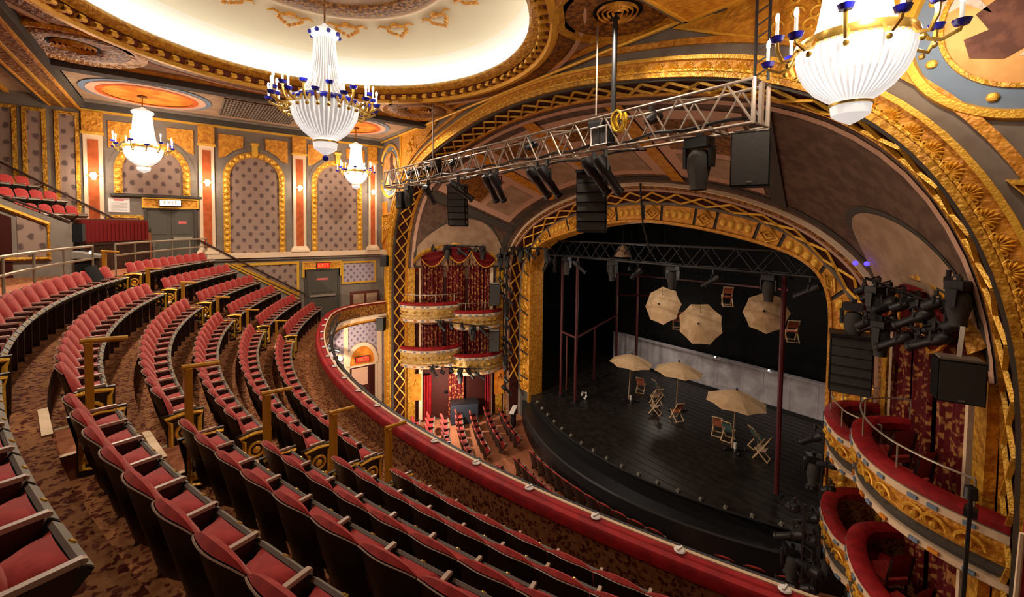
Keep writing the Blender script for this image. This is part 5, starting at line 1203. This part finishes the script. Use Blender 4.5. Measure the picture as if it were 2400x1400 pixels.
# ---------------------------------------------------------------- umbrellas
def umbrella(label, apex, D, M, kind):
    "apex at the top of the canopy; local -Z points down the pole"
    t = thing('umbrella', label, 'umbrella', apex, 'cream umbrellas on the stage'); R = D/2; dp = R*.42; A = Vector(apex)
    def pt(k, f):
        a = 2*PI*k/8; v = Vector((R*f*math.cos(a), R*f*math.sin(a), -dp*(f**1.25))); return A+M @ v
    def md(k, f):
        a = 2*PI*(k+.5)/8; v = Vector((R*f*.90*math.cos(a), R*f*.90*math.sin(a), -dp*(f**1.25)*1.0+.02)); return A+M @ v
    for k in range(8):
        mb = MB().loft([[A, A], [pt(k, .5), pt(k+1, .5)], [pt(k, 1), pt(k+1, 1)]])
        mb = MB().add([A, pt(k, .5), md(k, .5), pt(k+1, .5), pt(k, 1), md(k, 1.0), pt(k+1, 1)], [(0, 1, 2), (0, 2, 3), (1, 4, 5, 2), (2, 5, 6, 3)])
        obj('canopy_panel', mb, canvas, t); obj('rib', MB().tube([A+M @ Vector((0, 0, -.03)), pt(k, .5)+M @ Vector((0, 0, -.02)), pt(k, 1)+M @ Vector((0, 0, -.015))], .012, 4), wood, t)
    L = abs(A.z-ZST) if kind == 'stand' else 1.2
    obj('pole', MB().tube([A+M @ Vector((0, 0, .06)), A+M @ Vector((0, 0, -L))], .03, 6), beige, t, True); obj('cap', MB().ball(A+M @ Vector((0, 0, .04)), .05, 6, 4), wood, t)
    if kind == 'stand':
        for k in range(4):
            a = PI/4+k*PI/2; obj('foot', MB().bar((A.x, A.y, ZST+.05), (A.x+.34*math.cos(a), A.y+.34*math.sin(a), ZST+.05), .06, .07).ball((A.x+.36*math.cos(a), A.y+.36*math.sin(a), ZST+.06), .06, 6, 4), black, t)
        obj('pole_socket', MB().tube([(A.x, A.y, ZST), (A.x, A.y, ZST+.3)], .055, 8), white_p, t)
    else: obj('hanging_wire', MB().tube([A+M @ Vector((0, 0, -.3)), (A.x, A.y+.3, 3.9)], .006, 4), black, t)
I3 = Matrix.Identity(3)
umbrella('cream umbrella standing on the stage, leftmost of three', (-2.66, 16.9, -6.0), 2.05, Matrix.Rotation(.06, 3, 'Y'), 'stand')
umbrella('cream umbrella standing on the stage, middle of three', (-.74, 17.8, -6.05), 2.15, Matrix.Rotation(.04, 3, 'Y'), 'stand')
umbrella('cream umbrella standing on the stage, nearest and rightmost', (2.5, 16.3, -6.0), 2.15, Matrix.Rotation(.05, 3, 'Y'), 'stand')
def face(d, spin): return Vector(d).to_track_quat('Z', 'Y').to_matrix() @ Matrix.Rotation(spin, 3, 'Z')
umbrella('open cream umbrella hanging in the air, left of three', (-1.85, 17.8, -3.55), 1.85, face((.05, -.8, .25), .2), 'air')
umbrella('open cream umbrella hanging in the air, lowest and middle', (.12, 17.8, -4.12), 1.9, face((.25, -.8, .2), .5), 'air')
umbrella('open cream umbrella hanging in the air, right of three', (2.75, 17.8, -3.15), 1.66, face((.15, -.8, .25), .1), 'air')
# ---------------------------------------------------------------- folding chairs, props, footlights
def deck_chair(label, p, rz, col, s=1.0):
    t = thing('folding_chair', label, 'chair', p, 'folding chairs on the stage'); M = Matrix.Translation(p) @ Matrix.Rotation(rz, 4, 'Z') @ Matrix.Scale(s, 4)
    W_ = lambda x, y, z: tuple(M @ Vector((x, y, z)))
    for x in (-.22, .22):
        obj('leg', MB().bar(W_(x, -.28, 0), W_(x, .22, .5), .035, .035), canvas, t); obj('leg', MB().bar(W_(x*.9, .28, 0), W_(x*.9, -.30, .95), .035, .035), canvas, t)
    obj('seat', MB().grid(lambda a, b: W_(-.21+.42*a, .22-.42*b, .47-.10*math.sin(PI*b)), 3, 4), col, t); obj('backrest', MB().grid(lambda a, b: W_(-.21+.42*a, -.19-.10*b+.04*math.sin(PI*b), .62+.3*b), 3, 3), col, t)
    for y, z in ((-.28, .03), (.28, .03), (-.3, .94)): obj('crossbar', MB().bar(W_(-.23, y, z), W_(.23, y, z), .03, .03), canvas, t)
col_o, col_t, col_w = mat('orange_canvas', '#9c5238', .8), mat('teal_canvas', '#3e5a56', .8), mat('pale_canvas', '#c0a48c', .8)
for x, y, rz, c, lab in ((-3.1, 18.3, .4, col_o, 'orange folding chair behind the leftmost standing umbrella'), (-2.3, 18.6, -.5, col_t, 'teal folding chair behind the leftmost standing umbrella'), (-1.75, 17.6, 1.2, col_w, 'pale folding chair between the left two standing umbrellas'), (-1.18, 16.7, 1.9, col_w, 'pale crossed-leg folding chair on the open stage, left'), (-.25, 16.9, 1.2, col_o, 'pale folding chair with rusty seat below the middle umbrella'), (1.5, 17.0, .3, col_o, 'orange folding chair left of the nearest umbrella, outer one'), (1.95, 16.9, .1, col_t, 'teal folding chair left of the nearest umbrella, inner one'), (2.9, 17.2, -.6, col_t, 'dark folding chair just behind the nearest umbrella pole'), (3.35, 16.5, 1.7, col_w, 'pale crossed-leg folding chair right of the nearest umbrella')): deck_chair(lab, (x, y, ZST), rz, c, .86)
for x, y, z, lab in ((-1.35, 18.6, -4.75, 'orange folding chair hanging below the left flying umbrella'), (.95, 18.6, -3.3, 'orange folding chair hanging above the middle flying umbrella'), (3.45, 18.6, -4.3, 'orange folding chair hanging below the right flying umbrella')):
    deck_chair(lab, (x, y, z), .6, col_o, .9); o = obj('hanging_wire', MB().tube([(x, y, z+.5), (x, y, 3.9)], .006, 4), black); tag(o, 'thin wire holding the %s' % lab.replace('orange folding ', ''), 'wire')
t = thing('equipment_case', 'dark blue equipment case under the lower left boxes', 'case', (-7.9, 10.6, ZOR)); obj('case_body', MB().box((-7.75, 10.7, -9.0), (.5, 1.3, 1.0), Matrix.Rotation(-.42, 3, 'Z')), mat('dark_blue_case', '#2a2d38', .6), t); obj('case_lid', MB().box((-7.75, 10.7, -8.47), (.54, 1.34, .06), Matrix.Rotation(-.42, 3, 'Z')), black, t)
t = thing('white_board', 'long white board lying at the end of the orchestra rows by the stage', 'board', (-6.9, 12.0, -8.75)); obj('board', MB().box((-6.05, 12.42, -8.72), (.22, .9, .06), Matrix.Rotation(.7, 3, 'Z')), white_p, t); obj('support', MB().box((-6.05, 12.42, -9.13), (.16, .5, .74), Matrix.Rotation(.7, 3, 'Z')), black, t)
t = thing('ball_prop', 'small white flower-like ball on the dark stage floor', 'ball', (-4.2, 15.4, ZST+.16)); obj('ball', MB().ball((-4.2, 15.4, ZST+.16), .16, 10, 7), black_m, t, True)
for k in range(6): obj('patch', MB().ball((-4.2+.13*math.cos(k*1.05), 15.32+.05*math.sin(k*2), ZST+.18+.13*math.sin(k*1.05)), (.07, .05, .07), 6, 4), white_p, t, True)
ft = mesh('footlight', MB().box((0, 0, .03), (.10, .12, .06)).ball((0, -.02, .07), .045, 6, 4), strip_m)
for k, x in enumerate(np.linspace(-5.2, 5.2, 17)):
    o = inst('footlight', ft, None, (x, 11.97+.046*x*x, ZST)); tag(o, 'small grey footlight on the apron edge, %s from the left' % NTH[k], 'footlight', 'footlights along the apron')
# chairs in the right boxes, lamp stand, padded partition
for k, (x, y, z, rz, lab) in enumerate(((8.0, 9.75, -4.37, 1.0, 'red chair in the upper right box, nearer the stage'), (8.35, 9.05, -4.37, 1.2, 'red chair in the upper right box, nearer the seats'), (8.05, 9.75, -6.5, 1.0, 'red chair in the lower right box, nearer the stage'), (8.4, 9.05, -6.5, 1.2, 'red chair in the lower right box, nearer the seats'), (-8.55, 9.9, -4.37, -1.0, 'red chair in the upper left box'))):
    t = thing('box_chair', lab, 'chair', (x, y, z), 'chairs in the boxes'); M = Matrix.Translation((x, y, z)) @ Matrix.Rotation(rz, 4, 'Z'); W_ = lambda a, b, c: tuple(M @ Vector((a, b, c)))
    for a in (-.19, .19):
        for b in (-.19, .19): obj('leg', MB().bar(W_(a, b, 0), W_(a, b, .42), .035, .035), wood, t)
    obj('seat', MB().prism([W_(-.23, -.22, .42), W_(.23, -.22, .42), W_(.23, .22, .42), W_(-.23, .22, .42)], (0, 0, .09)), velvet, t)
    obj('backrest', MB().grid(lambda u, v: W_(-.22+.44*u, -.2-.08*v, .55+.42*v+.04*math.sin(PI*u)*v), 6, 3), velvet, t, True)
    for a in (-.21, .21): obj('back_post', MB().bar(W_(a, -.2, .42), W_(a, -.29, .96), .035, .035), wood, t)
t = thing('lamp_stand', 'thin black lamp pole clamped to the front of the upper right box', 'stand', (9.25, 7.85, -4.6)); obj('pole', MB().tube([(9.16, 7.80, -3.3), (9.14, 7.80, -4.75)], .022, 6), black, t); obj('clamp', MB().box((9.16, 7.86, -3.55), (.12, .14, .1)), black, t); obj('lamp_head', MB().lathe([(.02, .08), (.06, .06), (.07, -.08)], (9.16, 7.76, -3.25), 10), black, t, True)
t = thing('padded_partition', 'red padded partition end at the right edge beside the right boxes', 'partition', (9.75, 5.3, -4.15)); obj('padding', MB().prism([(9.60, 5.15, -4.3), (9.64, 5.15, -2.35), (10.4, 5.15, -2.2), (10.4, 5.15, -4.3)], (0, .3, 0)), velvet_r, t); obj('edge_bead', MB().tube([(9.60, 5.15, -4.2), (9.64, 5.15, -2.35), (10.3, 5.15, -2.21)], .018, 6), cream, t)
for tm in (spot0, head0, par0):
    for ch in list(tm.children_recursive): bpy.data.objects.remove(ch)
    bpy.data.objects.remove(tm)
